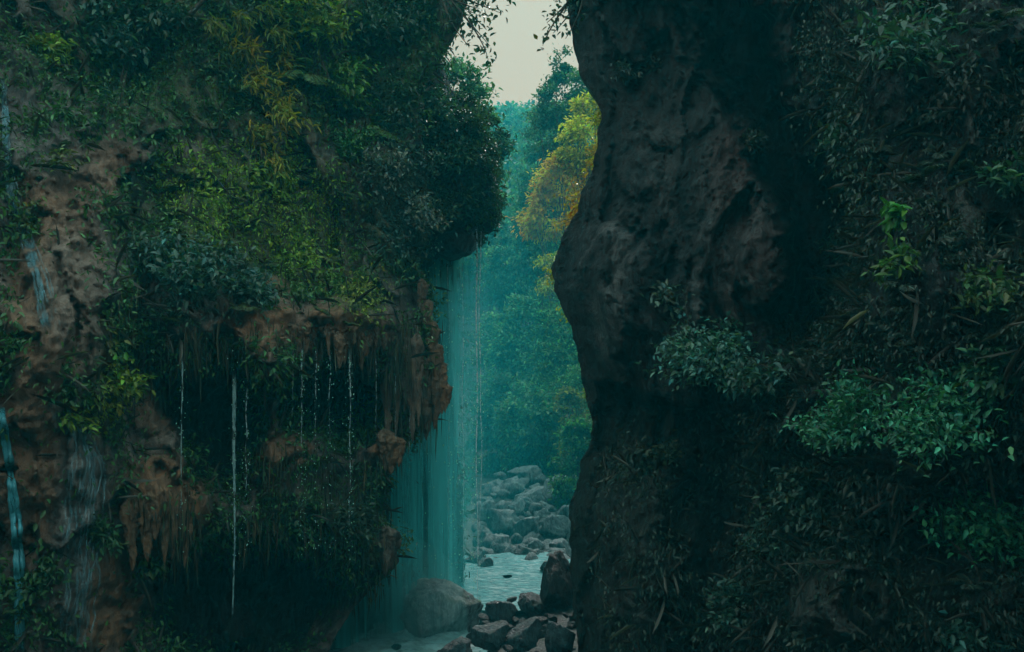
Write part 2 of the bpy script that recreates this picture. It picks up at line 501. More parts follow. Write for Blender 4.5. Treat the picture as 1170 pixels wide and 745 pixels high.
def bvh_of(me):
    V = [v.co[:] for v in me.vertices]
    Pg = [tuple(p.vertices) for p in me.polygons]
    return BVHTree.FromPolygons(V, Pg)
BL, BR, BB = bvh_of(meL), bvh_of(meR), bvh_of(meB)

def hit(bvh, px, py):
    d = Vector(ray(px, py)).normalized()
    loc, n, i, dist = bvh.ray_cast(Vector(CAM), d)
    if loc is None: return None, None
    if n.dot(d) > 0: n = -n
    return np.array(loc), np.array(n)

# ------------------------------------------------------------------ terrain
def terr(x, y):
    x = np.asarray(x, float); y = np.asarray(y, float)
    d = np.maximum(0, y - 18)
    xr = 2.3 + .10 * d; xl = -1.6 - .12 * d
    r = np.maximum(0, x - xr); l = np.maximum(0, xl - x)
    side = 26 * (1 - np.exp(-(r / 16))) * 1.2 + 26 * (1 - np.exp(-(l / 16))) * 1.2
    end = .285 * np.maximum(0, y - 46)
    end = 40 - np.logaddexp(0, (40 - end) / 2.5) * 2.5
    end = np.maximum(end, 0)
    P = np.stack([x, y, 0 * x], -1)
    n = .18 * fbm(P * .7, 3) + 1.2 * fbm(P * .05, 3) * smooth(y, 40, 90)
    near = smooth(y, 14, 26)
    return side * near + end + n - .05

gx = np.sign(np.linspace(-1, 1, 161)) * np.abs(np.linspace(-1, 1, 161)) ** 2.2 * 230
gy = np.concatenate([np.linspace(-40, 12, 20), np.linspace(12.5, 50, 110), np.linspace(51, 228, 110)])
X, Y = np.meshgrid(gx, gy)
Z = terr(X, Y)
meG = mesh_np('ground', np.stack([X, Y, Z], -1).reshape(-1, 3), grid_faces(*X.shape))
tag(link('ground', meG, mat=M['ground']), 'stony stream bed rising into steep wooded valley sides', 'ground', kind='structure')

# pool
def irregular_disc(c, rx, ry, z, n=64, amp=.18, seed=0):
    t = np.linspace(0, 2 * np.pi, n, endpoint=False)
    r = 1 + amp * fbm(np.stack([np.cos(t) * 1.6 + seed, np.sin(t) * 1.6, 0 * t], -1), 3) * 2
    rings = [1.0, .85, .65, .45, .25, .06]
    V = np.concatenate([np.stack([c[0] + np.cos(t) * r * rx * q, c[1] + np.sin(t) * r * ry * q, 0 * t + z], -1) for q in rings])
    i = np.arange(len(rings) * n).reshape(len(rings), n); j = np.roll(i, -1, 1)
    Fc = np.stack([i[:-1], j[:-1], j[1:], i[1:]], -1).reshape(-1, 4)
    return V, Fc
V, Fc = irregular_disc((-.1, 22.9), 1.9, 2.7, .24)
tag(link('pool', mesh_np('pool', V, Fc), mat=M['pool']), 'pale teal pool between the boulders below the waterfall', 'pool', kind='structure')
V, Fc = irregular_disc((-2.1, 18.4), 1.9, 1.7, .17, seed=4)
tag(link('pool', mesh_np('pool', V, Fc), mat=M['pool']), 'churned plunge pool at the foot of the waterfall', 'pool', kind='structure')

# ------------------------------------------------------------------ boulders
def ico(sub):
    import bmesh
    bm = bmesh.new(); bmesh.ops.create_icosphere(bm, subdivisions=sub, radius=1.0)
    V = np.array([v.co[:] for v in bm.verts]); Fc = np.array([[v.index for v in f.verts] for f in bm.faces]); bm.free()
    return V, Fc
ICO = {k: ico(k) for k in (3, 4, 5)}

def boulder_mesh(seed, r, sub=4, rough=1.0, flat=.75):
    V, Fc = ICO[sub]; V = V.copy()
    rs = np.random.default_rng(seed)
    for _ in range(22):                                       # broken faces
        d = norm(rs.normal(size=3)); h = rs.uniform(.5, .88)
        k = V @ d - h
        V -= np.outer(np.maximum(k, 0) * .95, d)
    q = V + seed * 3.7
    disp = .18 * fbm(q * 1.1, 3) + .10 * fbm(q * 3, 3) * rough - .09 * fbm(q * np.array([3.0, 3.0, 6.5]), 4, .6, True) * rough
    V = V * (1 + disp[:, None])
    V[:, 2] = np.where(V[:, 2] < -.45, -.45 + (V[:, 2] + .45) * .3, V[:, 2])
    V = V * np.asarray(r)
    return mesh_np('boulder', V, Fc, True)

def put_boulder(px, py, D, wpx, hpx, mat, label, group=None, seed=None, rz=None, sub=4, rough=1.0, depth=None, name='boulder'):
    """px,py = middle of the boulder as seen; sits on the bed or on others"""
    seed = seed if seed is not None else random.randint(0, 9999)
    rx = wpx / 2 / F * D; rz_ = hpx / 2 / F * D
    c = at(px, py, D)
    o = link(name, boulder_mesh(seed, (rx * 1.12, (depth or rx) * 1.0, rz_ * 1.15), sub, rough), mat=mat)
    o.location = tuple(c); 
    return tag(o, label, 'rock', group)

# ------------------------------------------------------------------ plants
def stem_pts(p0, p1, n=7, bend=.15):
    p0 = np.asarray(p0, float); p1 = np.asarray(p1, float)
    t = np.linspace(0, 1, n)[:, None]
    L = np.linalg.norm(p1 - p0)
    off = rng.normal(size=3) * bend * L
    return p0 + (p1 - p0) * t + off * (t * (1 - t)) * 2 + np.array([0, 0, -.1 * L]) * t ** 2

def shrub(name, P, n, size, leaf, col, label, group=None, nb=14, per=40, flat=1.0, mat='leaf', droop=.25, up=.5, var=.4, cat='shrub', spread=1.0, ratio=(.38, .55)):
    """stems fanning out from a foothold; leaf sprays along and at the end of each"""
    root = empty(name, P)
    tag(root, label, cat, group)
    fa, sa = Acc(), Acc()
    base_dir = norm(np.asarray(n) * .8 + np.array([0, 0, up]))
    for b in range(nb):
        d = norm(base_dir + rand_unit(1)[0] * .75 * spread)
        ln = size * rng.uniform(.45, 1.0)
        tip = d * ln * np.array([1, 1, flat])
        pts = stem_pts(-np.asarray(n) * .05, tip, 7, .12)
        V, Fc = tube_arrays(pts, np.linspace(.010, .003, 7) * max(size, .4), 5); sa.add(V, Fc)
        m = per
        t = rng.uniform(.35, 1.05, m) ** .7
        c = pts[0] + (pts[-1] - pts[0]) * t[:, None]
        k = np.minimum((t * 6).astype(int), 6); c = pts[k] * .6 + c * .4
        pos = c + rng.normal(size=(m, 3)) * size * np.array([.16, .16, .11])
        dd = norm(d[None] * .6 + rand_unit(m) * .8 + np.array([0, 0, -.3]))
        nn = norm(np.array([0, -.15, 1.0])[None] + rand_unit(m) * .55)
        LL = leaf * rng.uniform(.6, 1.3, m)
        V, Fc, C = leaf_arrays(pos, dd, nn, LL, LL * rng.uniform(*ratio, m), leaf_cols(m, col, var), droop=droop)
        fa.add(V, Fc, C)
    link('foliage', fa.mesh('foliage'), root, M[mat])
    link('stem', sa.mesh('stem'), root, M['bark'])
    return root

def fern_mesh(size, nf, col, n, arch=1.0, npin=16, wid=.2, hang=False):
    fa = Acc()
    for f in range(nf):
        a = rng.uniform(0, 2 * np.pi)
        side = np.array([math.cos(a), math.sin(a), 0])
        d0 = norm(np.asarray(n) * 1.0 + side * .9 + np.array([0, 0, .35 if not hang else -.3]))
        L = size * rng.uniform(.6, 1.05)
        t = np.linspace(0, 1, npin)
        pts = d0 * (t[:, None] * L) + np.array([0, 0, -1]) * (arch * .55 * L * t[:, None] ** 2)
        tan = norm(np.gradient(pts, axis=0))
        sd = norm(np.cross(tan, np.array([0.05, 0.02, 1.0])[None] + 0 * tan))
        nrm = np.cross(sd, tan)
        prof = np.sin(np.pi * np.clip(t * .92 + .08, 0, 1)) ** .7
        for sgn in (-1, 1):
            dd = norm(sd * sgn + tan * .55 - nrm * .15 + rng.normal(size=(npin, 3)) * .08)
            LL = wid * L * prof * rng.uniform(.85, 1.15, npin) + .008
            V, Fc, C = leaf_arrays(pts, dd, nrm, LL, LL * .24 + L * .004, leaf_cols(npin, col, .22, .15), fold=.15, droop=.25)
            fa.add(V, Fc, C)
        V, Fc = tube_arrays(pts, np.linspace(.008, .002, npin) * max(1, size * 2), 4)
        fa.add(V, Fc, np.tile(np.array([[.05, .045, .02]]), (len(V), 1)))
    return fa.mesh('fern')

def tree(name, x, y, top, crown_r, col, label, group=None, crown_frac=.6, leaf=.2, clusters=40, per=90, mat='leaf_matte', base=None, var=.4, lean=(0, 0), cat='tree'):
    b = float(terr(x, y)) - .15 if base is None else base
    H = top - b
    root = empty(name, (x, y, b)); tag(root, label, cat, group)
    sa, fa = Acc(), Acc()
    tr = max(.04, H * .008)
    tp = np.array([lean[0], lean[1], H * .82])
    trunk = stem_pts((0, 0, 0), tp, 9, .04)
    V, Fc = tube_arrays(trunk, np.linspace(tr, tr * .3, 9), 8); sa.add(V, Fc)
    cz = H * (1 - crown_frac / 2); rz = H * crown_frac / 2
    for c in range(clusters):
        u = rand_unit(1)[0] * rng.uniform(.35, 1.0) ** .5
        u[2] = u[2] * .95
        prof = 1.0 - .35 * max(0, u[2])
        cc = np.array([u[0] * crown_r * prof + lean[0], u[1] * crown_r * prof + lean[1], cz + u[2] * rz])
        if c % 3 == 0:
            k = rng.integers(3, 8) if crown_frac > .4 else rng.integers(6, 8)
            V, Fc = tube_arrays(stem_pts(trunk[k], cc, 6, .1), np.linspace(tr * .35, .012, 6), 5); sa.add(V, Fc)
        m = int(per * rng.uniform(.6, 1.4))
        rr = crown_r * rng.uniform(.20, .38)
        pos = cc + rng.normal(size=(m, 3)) * rr * np.array([.62, .62, .36])
        dd = norm(norm(pos - np.array([lean[0], lean[1], cz])) * .6 + rand_unit(m) * .8 + np.array([0, 0, -.25]))
        nn = norm(np.array([0, 0, 1.0])[None] + rand_unit(m) * .6)
        LL = leaf * rng.uniform(.6, 1.35, m)
        cl = leaf_cols(m, np.asarray(col) * math.exp(rng.normal(0, .22)), var)
        V, Fc, C = leaf_arrays(pos, dd, nn, LL, LL * .5, cl); fa.add(V, Fc, C)
    link('trunk', sa.mesh('trunk'), root, M['bark'])
    link('crown', fa.mesh('crown'), root, M[mat])
    return root

# ------------------------------------------------------------------ creeping leaf cover on the cliffs (uncountable)
def cover(name, P, dens_fn, count, leaf_fn, col_fn, thick, label, mat='leaf', down=.5, seed=1, cat='creeper'):
    A = P[:-1, :-1]; B_ = P[:-1, 1:]; C_ = P[1:, :-1]; Dd = P[1:, 1:]
    nrm = np.cross(B_ - A, C_ - A); area = np.linalg.norm(nrm, axis=-1); nrm = norm(nrm)
    ctr = (A + B_ + C_ + Dd) / 4
    view = norm(ctr - CAM)
    flip = (np.sum(nrm * view, -1) > 0)
    nrm[flip] *= -1
    ppx, ppy = proj(ctr)
    w = area * dens_fn(ppx, ppy, ctr, nrm)
    w = np.clip(w, 0, None).ravel(); w /= w.sum()
    k = rng.choice(len(w), size=count, p=w)
    r1, r2 = rng.random((2, count, 1))
    a, b, c, d = (q.reshape(-1, 3)[k] for q in (A, B_, C_, Dd))
    pos = (a * (1 - r1) + b * r1) * (1 - r2) + (c * (1 - r1) + d * r1) * r2
    nn = nrm.reshape(-1, 3)[k]
    px, py = ppx.ravel()[k], ppy.ravel()[k]
    th = thick * smooth(fbm(pos * 1.6 + seed, 3), -.35, .5) + .02
    pos = pos + nn * (th * rng.random(count) ** .7)[:, None]
    L = leaf_fn(px, py, pos) * rng.uniform(.55, 1.35, count)
    dd = norm(nn * .5 + rand_unit(count) * .8 + np.array([0, 0, -down]))
    ln = norm(nn * .5 + np.array([0, 0, .7]) + rand_unit(count) * .6)
    col = col_fn(px, py, pos) * np.exp(rng.normal(0, .34, (count, 1)))
    h = rng.normal(0, .15, (count, 1)); col = col * np.concatenate([1 + h, 1 + 0 * h, 1 - h * .5], 1)
    me = leaves_mesh(name, pos, dd, ln, L, L * rng.uniform(.36, .55, count), np.clip(col, .003, .4))
    return tag(link(name, me, mat=M[mat]), label, cat, kind='stuff')

def frame_w(px, py, m=140):
    return (smooth(px, -m - 60, -m) * smooth(1170 + m + 60 - px, 0, 60) * smooth(py, -260, -160) * smooth(920 - py, 0, 60))

def bare_left(px, py, P):
    w = 16 * fbm(P * 1.5, 3); x = px + w; y = py + w
    b = np.zeros_like(px)
    for c in [(60, 300, 62, 130), (185, 575, 52, 66), (350, 380, 95, 26), (500, 425, 30, 75), (120, 680, 46, 80), (385, 450, 78, 56), (255, 475, 58, 88), (290, 690, 170, 80),
              (30, 540, 55, 140), (90, 560, 40, 110), (105, 190, 60, 40), (445, 522, 25, 20), (215, 460, 60, 60), (150, 400, 22, 60)]:
        b = np.maximum(b, smooth(blob(x, y, *c), .25, .6))
    return b

def dens_left(px, py, P, n):
    clump = smooth(fbm(P * 1.3 + 3, 3), -.2, .2)
    return frame_w(px, py) * (1 - .96 * bare_left(px, py, P)) * (.06 + .94 * clump) * smooth(520 - px, 0, 20)

def col_left(px, py, P):
    g = np.array([.030, .080, .022])[None]
    moss = np.array([.10, .175, .014])[None]
    blue = np.array([.030, .062, .050])[None]
    yel = np.array([.12, .15, .02])[None]
    w = 12 * fbm(P * 1.5, 2)
    def k(*c): return smooth(blob(px + w, py + w, *c), .25, .7)[:, None]
    c = np.broadcast_to(g, (len(px), 3)).copy()
    f = np.maximum(k(310, 250, 120, 95), k(250, 210, 85, 60)); c = c * (1 - f) + moss * f
    f = np.maximum(k(240, 330, 90, 50), k(460, 230, 60, 80)); c = c * (1 - f) + blue * f
    f = np.maximum(np.maximum(k(410, 345, 25, 30), k(425, 480, 20, 25)), k(120, 455, 18, 30)); c = c * (1 - f) + yel * f
    f = k(360, 70, 60, 60) * .7; c = c * (1 - f) + np.array([.055, .11, .02]) * f
    return c * 1.3

cover('creeper', PL[8:, :302], dens_left, 95000, lambda px, py, P: .058 + .036 * smooth(fbm(P * .9 + 9, 2), -.2, .4), col_left, .50,
      'dense dark green creepers and small leaves blanketing the left cliff', seed=2)

# moss on the slope : short dense tufts
def dens_moss(px, py, P, n):
    m = mask_left(px, py, P)[..., 1]
    return frame_w(px, py, 20) * smooth(m, .2, .8) * (.3 + .7 * smooth(fbm(P * 2.2, 3), -.2, .3))
cover('moss', PL[8:, :302], dens_moss, 26000, lambda px, py, P: .045 + 0 * px, lambda px, py, P: col_left(px, py, P) * 1.15, .05,
      'short bright moss carpeting the sloping rock above the cave', mat='leaf_matte', down=.9, seed=5, cat='moss')

def dens_right(px, py, P, n):
    clump = smooth(fbm(P * 1.2 + 13, 3), -.12, .2)
    lx = np.interp(py, [-420, 0, 120, 260, 400, 1050], [850, 890, 915, 985, 850, 830])
    f = smooth(px, lx, lx + 60)
    f = np.maximum(f, .38 * smooth(py, 450, 560) * smooth(px, 672, 730) * (1 - .9 * smooth(blob(px, py, 820, 590, 34, 110), .3, .7)))
    f = f * (1 - .85 * smooth(blob(px, py, 960, 690, 70, 55), .3, .7)) * (1 - .8 * smooth(blob(px, py, 1130, 590, 50, 35), .3, .7))
    f = f * (1 - .6 * smooth(blob(px, py, 1110, 220, 40, 110), .3, .7))
    return frame_w(px, py) * f * (.06 + .94 * clump)

def col_right(px, py, P):
    c = np.broadcast_to(np.array([.030, .048, .036])[None], (len(px), 3)).copy()
    v = smooth(fbm(P * .8 + 21, 2), 0, .35)[:, None]
    c = c * (1 - v) + np.array([.028, .055, .035]) * v
    v = smooth(fbm(P * .9 + 51, 2), .05, .4)[:, None] * .6
    return c * (1 - v) + np.array([.058, .056, .05]) * v
cover('creeper', PR[8:, :302], dens_right, 95000, lambda px, py, P: .048 + .026 * smooth(fbm(P * .9 + 9, 2), -.2, .4), col_right, .50,
      'dull grey-green creepers and twiggy growth matting the right cliff', seed=8, down=1.0)
cover('creeper', PB[8:], lambda px, py, P, n: smooth(py, -200, -100) * smooth(720 - py, 0, 60) * smooth(px, 420, 470), 9000, lambda px, py, P: .14 + 0 * px,
      lambda px, py, P: np.broadcast_to(np.array([[.03, .06, .035]]), (len(px), 3)).copy(), .5, 'leafy growth on the rock wall behind the waterfall', mat='leaf_matte', seed=11)

def twigs(P, dens_fn, count, label, seed):
    A = P[:-1, :-1]; B_ = P[:-1, 1:]; C_ = P[1:, :-1]
    nr = np.cross(B_ - A, C_ - A); ar = np.linalg.norm(nr, axis=-1); nr = norm(nr)
    nr[(np.sum(nr * norm(A - CAM), -1) > 0)] *= -1
    ppx, ppy = proj(A); w = np.clip(ar * dens_fn(ppx, ppy, A, nr), 0, None).ravel(); w /= w.sum()
    k = rng.choice(len(w), size=count, p=w); pos = A.reshape(-1, 3)[k]; n = nr.reshape(-1, 3)[k]
    L = rng.uniform(.15, .55, count)
    col = np.array([[.06, .055, .045]]) * np.exp(rng.normal(0, .5, (count, 1)))
    me = leaves_mesh('twigs', pos, norm(n * .7 + rand_unit(count) * .9 + [0, 0, .1]), norm(rand_unit(count) + [0, 0, .8]), L, L * .010 + .003, col, droop=.25)
    tag(link('twigs', me, mat=M['leaf_matte']), label, 'twigs', kind='stuff')
twigs(PR[8:, :302], dens_right, 5000, 'bare grey twigs sticking out of the growth on the right cliff', 1)
twigs(PL[8:, :302], dens_left, 3500, 'bare brown twigs sticking out of the growth on the left cliff', 2)

# ------------------------------------------------------------------ outcrop above the waterfall
c0 = at(505, 205, 19.6)
V, Fc = ICO[5]; V = V.copy()
q = V * 1.0
V = V * (1 + .34 * fbm(q * 1.3 + 2, 3) + .16 * fbm(q * 3.0, 3) - .05 * fbm(q * 6, 3, .6, True))[:, None]
V = V * np.array([1.05, 2.2, 1.55]) + c0
meO = mesh_np('outcrop', V, Fc, True, {'mask': np.tile([[.0, .5, 0]], (len(V), 1))})
outc = tag(link('outcrop', meO, mat=M['cliff_right']), 'bushy overhanging outcrop the waterfall drops from', 'outcrop', kind='structure')
kn = link('overhang', None) if False else None
V2, F2 = ICO[4]; V2 = V2.copy()
V2 = V2 * (1 + .25 * fbm(V2 * 1.5 + 8, 3) + .08 * fbm(V2 * 4, 3))[:, None] * np.array([.40, .7, .33]) + at(519, 277, 19.0)
link('overhang', mesh_np('overhang', V2, F2, True, {'mask': np.tile([[.1, .1, 0]], (len(V2), 1))}), outc, M['cliff_right'])
tri = V[Fc]; nr_ = np.cross(tri[:, 1] - tri[:, 0], tri[:, 2] - tri[:, 0]); ar = np.linalg.norm(nr_, axis=1); nr_ = norm(nr_)
up_w = ar * np.clip(nr_[:, 2] + .75, .0, 1) * np.clip(.6 - nr_[:, 1], .1, 1)
k = rng.choice(len(ar), 15000, p=up_w / up_w.sum())
r = rng.dirichlet((1, 1, 1), len(k))
pos = (tri[k] * r[:, :, None]).sum(1)
pos = pos + nr_[k] * (.30 * smooth(fbm(pos * 2 + 4, 3), -.3, .4) * rng.random(len(k)))[:, None]
hz = smooth(fbm(pos * .9 + 40, 2), -.2, .3)[:, None]
cl = (np.array([.026, .058, .026]) * (1 - hz) + np.array([.032, .075, .035]) * hz) * np.exp(rng.normal(0, .35, (len(k), 1)))
me = leaves_mesh('bushy_cover', pos, norm(nr_[k] * .6 + rand_unit(len(k)) * .8 + [0, 0, -.4]), norm(nr_[k] * .5 + [0, 0, .7] + rand_unit(len(k)) * .5),
                 .10 * rng.uniform(.6, 1.4, len(k)), .048, cl)
tag(link('creeper', me, mat=M['leaf']), 'dark leafy creepers covering the overhanging outcrop', 'creeper', kind='stuff')

BO = bvh_of(meO)
for i, (px, py, sz, cc) in enumerate([(470, 80, .6, (.04, .12, .09)), (505, 75, .55, (.05, .15, .12)), (540, 105, .5, (.04, .12, .07)), (560, 150, .45, (.03, .09, .04)), (562, 200, .45, (.03, .08, .03)), (545, 235, .4, (.035, .08, .02)),
                                 (500, 130, .6, (.04, .12, .09)), (480, 190, .5, (.03, .07, .03)), (520, 185, .5, (.03, .08, .035)), (500, 235, .4, (.04, .07, .03)), (535, 150, .5, (.035, .09, .04)), (470, 140, .5, (.04, .10, .08))]):
    P, n = hit(BO, px, py)
    if P is None: continue
    shrub('shrub', P, n, sz, .085, cc, 'small leafy bush growing out of the overhanging outcrop above the waterfall', 'bushes on the outcrop', nb=13, per=42, spread=1.2)

# tufa lobes hanging off the left cliff edge
def lobe(px, py, D, w, h, seed, brown):
    V, Fc = ICO[4]; V = V.copy()
    V[:, 0] *= (1 - .55 * np.clip(-V[:, 2], 0, 1)); V[:, 1] *= (1 - .4 * np.clip(-V[:, 2], 0, 1))
    q = V + seed
    V = V * (1 + .22 * fbm(q * 1.3, 3) + .12 * fbm(q * np.array([4, 4, 1.2]), 3, .6, True) + .05 * fbm(q * 7, 3))[:, None]
    V = V * np.array([w / F * D / 2, w / F * D / 2 * 1.1, h / F * D / 2]) + at(px, py, D)
    link('tufa_lobe', mesh_np('tufa_lobe', V, Fc, True, {'mask': np.tile([[brown, .1, 0]], (len(V), 1))}), cliffL, M['cliff_left'])

def drip_stone(px, py, wpx, hpx, brown, bvh=None, D=None, push=.05, moss=.1):
    """a tapering, ribbed tufa drip hanging from the lip; its root is buried in the cliff"""
    if D is None:
        P, n = hit(BL, px, py); D = P[1] + push
    w = wpx / 2 / F * D; h = hpx / F * D
    nr, k = 46, 30
    t = np.linspace(0, 1, nr)[:, None]; a = np.linspace(0, 2 * np.pi, k, endpoint=False)[None]
    prof = (1 - t) ** .6 * (1 - .15 * t) * np.sqrt(np.clip(t / .16, 0.0, 1))
    X_ = np.cos(a) * prof; Y_ = np.sin(a) * prof; Z_ = -t + 0 * a
    q = np.stack([X_ * 1.2 + px * .37, Y_ * 1.2 + py * .11, Z_ * h / w * .5], -1)
    rr = 1 + .75 * fbm(q * np.array([1.6, 1.6, .55]), 3) - .28 * fbm(q * np.array([2.6, 2.6, .5]), 3, .6, True) + .20 * fbm(q * 3.5, 3) + .30 * fracture(q + .2 * fbm(q * 2, 2)[..., None], .75, 5) + .14 * fracture(q, .3, 6)
    bend = .25 * fbm(np.stack([t[:, 0] * 1.5 + px, t[:, 0] * 0, t[:, 0] * 0], -1), 2)[:, None]
    V = np.stack([(X_ * rr + bend) * w, Y_ * rr * w, Z_ * h], -1) + at(px, py, D)
    i = np.arange(nr * k).reshape(nr, k); j = np.roll(i, -1, 1)
    Fc = np.stack([i[:-1], i[1:], j[1:], j[:-1]], -1).reshape(-1, 4)
    V = V.reshape(-1, 3)
    link('stalactite', mesh_np('stalactite', V, Fc, True, {'mask': np.tile([[brown, moss, 0]], (len(V), 1))}), cliffL, M['cliff_left'])
def drape(px0, px1, y_fn, nn, wr, hr, brown, D=None, push=.05):
    for i in range(nn):
        px = px0 + (px1 - px0) * (i + random.uniform(.1, .9)) / nn
        drip_stone(px, y_fn(px) + random.uniform(-8, 6), random.uniform(*wr), random.uniform(*hr), brown * random.uniform(.6, 1), None, D, push)
drape(288, 330, lambda x: 385, 8, (12, 26), (24, 62), 1.0)
drape(330, 440, lambda x: 372 + .06 * (x - 330), 20, (10, 22), (14, 46), .9)
drape(440, 482, lambda x: 385, 9, (12, 22), (60, 130), .35, 15.1)
for a_ in [(482, 318, 15, 62, .4), (489, 342, 18, 70, .6), (494, 366, 20, 72, .9), (499, 392, 22, 74, 1.), (505, 416, 19, 58, 1.), (509, 438, 15, 34, .9), (497, 425, 26, 66, .7), (487, 440, 28, 64, .35), (480, 405, 26, 84, .4), (476, 372, 22, 90, .4)]:
    drip_stone(*a_, D=15.8)
for a_ in [(447, 496, 30, 46, .9), (440, 490, 26, 50, .5), (456, 500, 18, 34, 1.)]:
    drip_stone(*a_, D=14.9)
drip_stone(448, 608, 28, 44, .1, D=15.3); drip_stone(440, 600, 30, 60, .1, D=15.2)
drape(148, 222, lambda x: 560, 11, (14, 26), (50, 90), 1.0)
drape(305, 355, lambda x: 505, 6, (12, 22), (14, 30), .8)

def roots(spots, label):
    A_ = []
    for (x0, x1, y0, y1, cnt, l0, l1) in spots:
        for _ in range(cnt):
            px, py = random.uniform(x0, x1), random.uniform(y0, y1)
            P, n = hit(BL, px, py)
            if P is not None and perlin(np.array([[P[0] * 2.3, P[1] * 2.3, 1.0]]))[0] > random.uniform(-.5, .25): A_.append((P + n * random.uniform(.02, .25), random.uniform(l0, l1) / F * P[1]))
    pos = np.array([a[0] for a in A_]); LL = np.array([a[1] for a in A_]); m = len(pos)
    W = rng.uniform(.008, .022, m)
    col = np.array([.045, .045, .026])[None] * np.exp(rng.normal(0, .55, (m, 1))) * np.concatenate([1 + rng.normal(0, .2, (m, 1)), np.ones((m, 2))], 1)
    me = leaves_mesh('hanging_roots', pos, rand_unit(m) * .10 + [0, 0, -1], norm(rand_unit(m) * .5 + [.3, -1, 0]), LL, W, np.clip(col, .005, .2), droop=.03)
    tag(link('hanging_roots', me, mat=M['leaf_matte']), label, 'roots', kind='stuff')
roots([(195, 300, 372, 402, 260, 8, 50), (290, 450, 375, 400, 200, 8, 45), (440, 495, 360, 470, 420, 14, 70), (270, 450, 505, 620, 900, 10, 50), (140, 230, 560, 640, 260, 10, 50),
       (130, 175, 240, 470, 420, 10, 50), (380, 450, 600, 690, 420, 10, 40), (200, 440, 180, 360, 500, 6, 22)], 'wispy hanging roots and dead grass trailing from the lips of the left cliff')

# added unseen wall around the back of the camera, blocks low skylight from behind
bp = np.array([(-8.6, 8.8), (-9.6, 3), (-9.4, -5), (-7, -11), (0, -14), (7, -11), (9.0, -4), (8.6, 2), (7.6, 8.2)], float)
tt = np.linspace(0, len(bp) - 1, 120)
bx = np.interp(tt, np.arange(len(bp)), bp[:, 0]); by = np.interp(tt, np.arange(len(bp)), bp[:, 1])
zz = np.linspace(-1.5, 13, 70)
BXg = np.stack([np.broadcast_to(bx, (70, 120)), np.broadcast_to(by, (70, 120)), np.broadcast_to(zz[:, None], (70, 120))], -1).copy()
dirc = norm(BXg * np.array([1, 1, 0]))
BXg += dirc * (.9 * fbm(BXg * .35, 4) + .35 * fbm(BXg * 1.4, 3) + .08 * (BXg[..., 2:] .clip(0))[..., 0])[..., None]
topr = [BXg[-1] + dirc[-1] * (k_ * 1.2) + np.array([0, 0, .2 * k_]) for k_ in range(1, 7)]
BXg = np.concatenate([BXg, np.stack(topr)], 0)
meK = mesh_np('cliff', BXg.reshape(-1, 3), grid_faces(*BXg.shape[:2]), True, {'mask': np.tile([[0, .5, 0]], (BXg.shape[0] * BXg.shape[1], 1))})
tag(link('cliff', meK, mat=M['cliff_right']), 'added unseen rock wall blocking light from behind the viewpoint', 'cliff', kind='structure')

# ------------------------------------------------------------------ shrubs and ferns
def L_(px, py): return hit(BL, px, py)
def R_(px, py): return hit(BR, px, py)

YEL = (.17, .16, .02); LIME = (.13, .20, .016); GRN = (.035, .085, .03); DRK = (.025, .055, .028); BLU = (.035, .085, .065); TEAL = (.03, .10, .07); PALE = (.09, .12, .10)

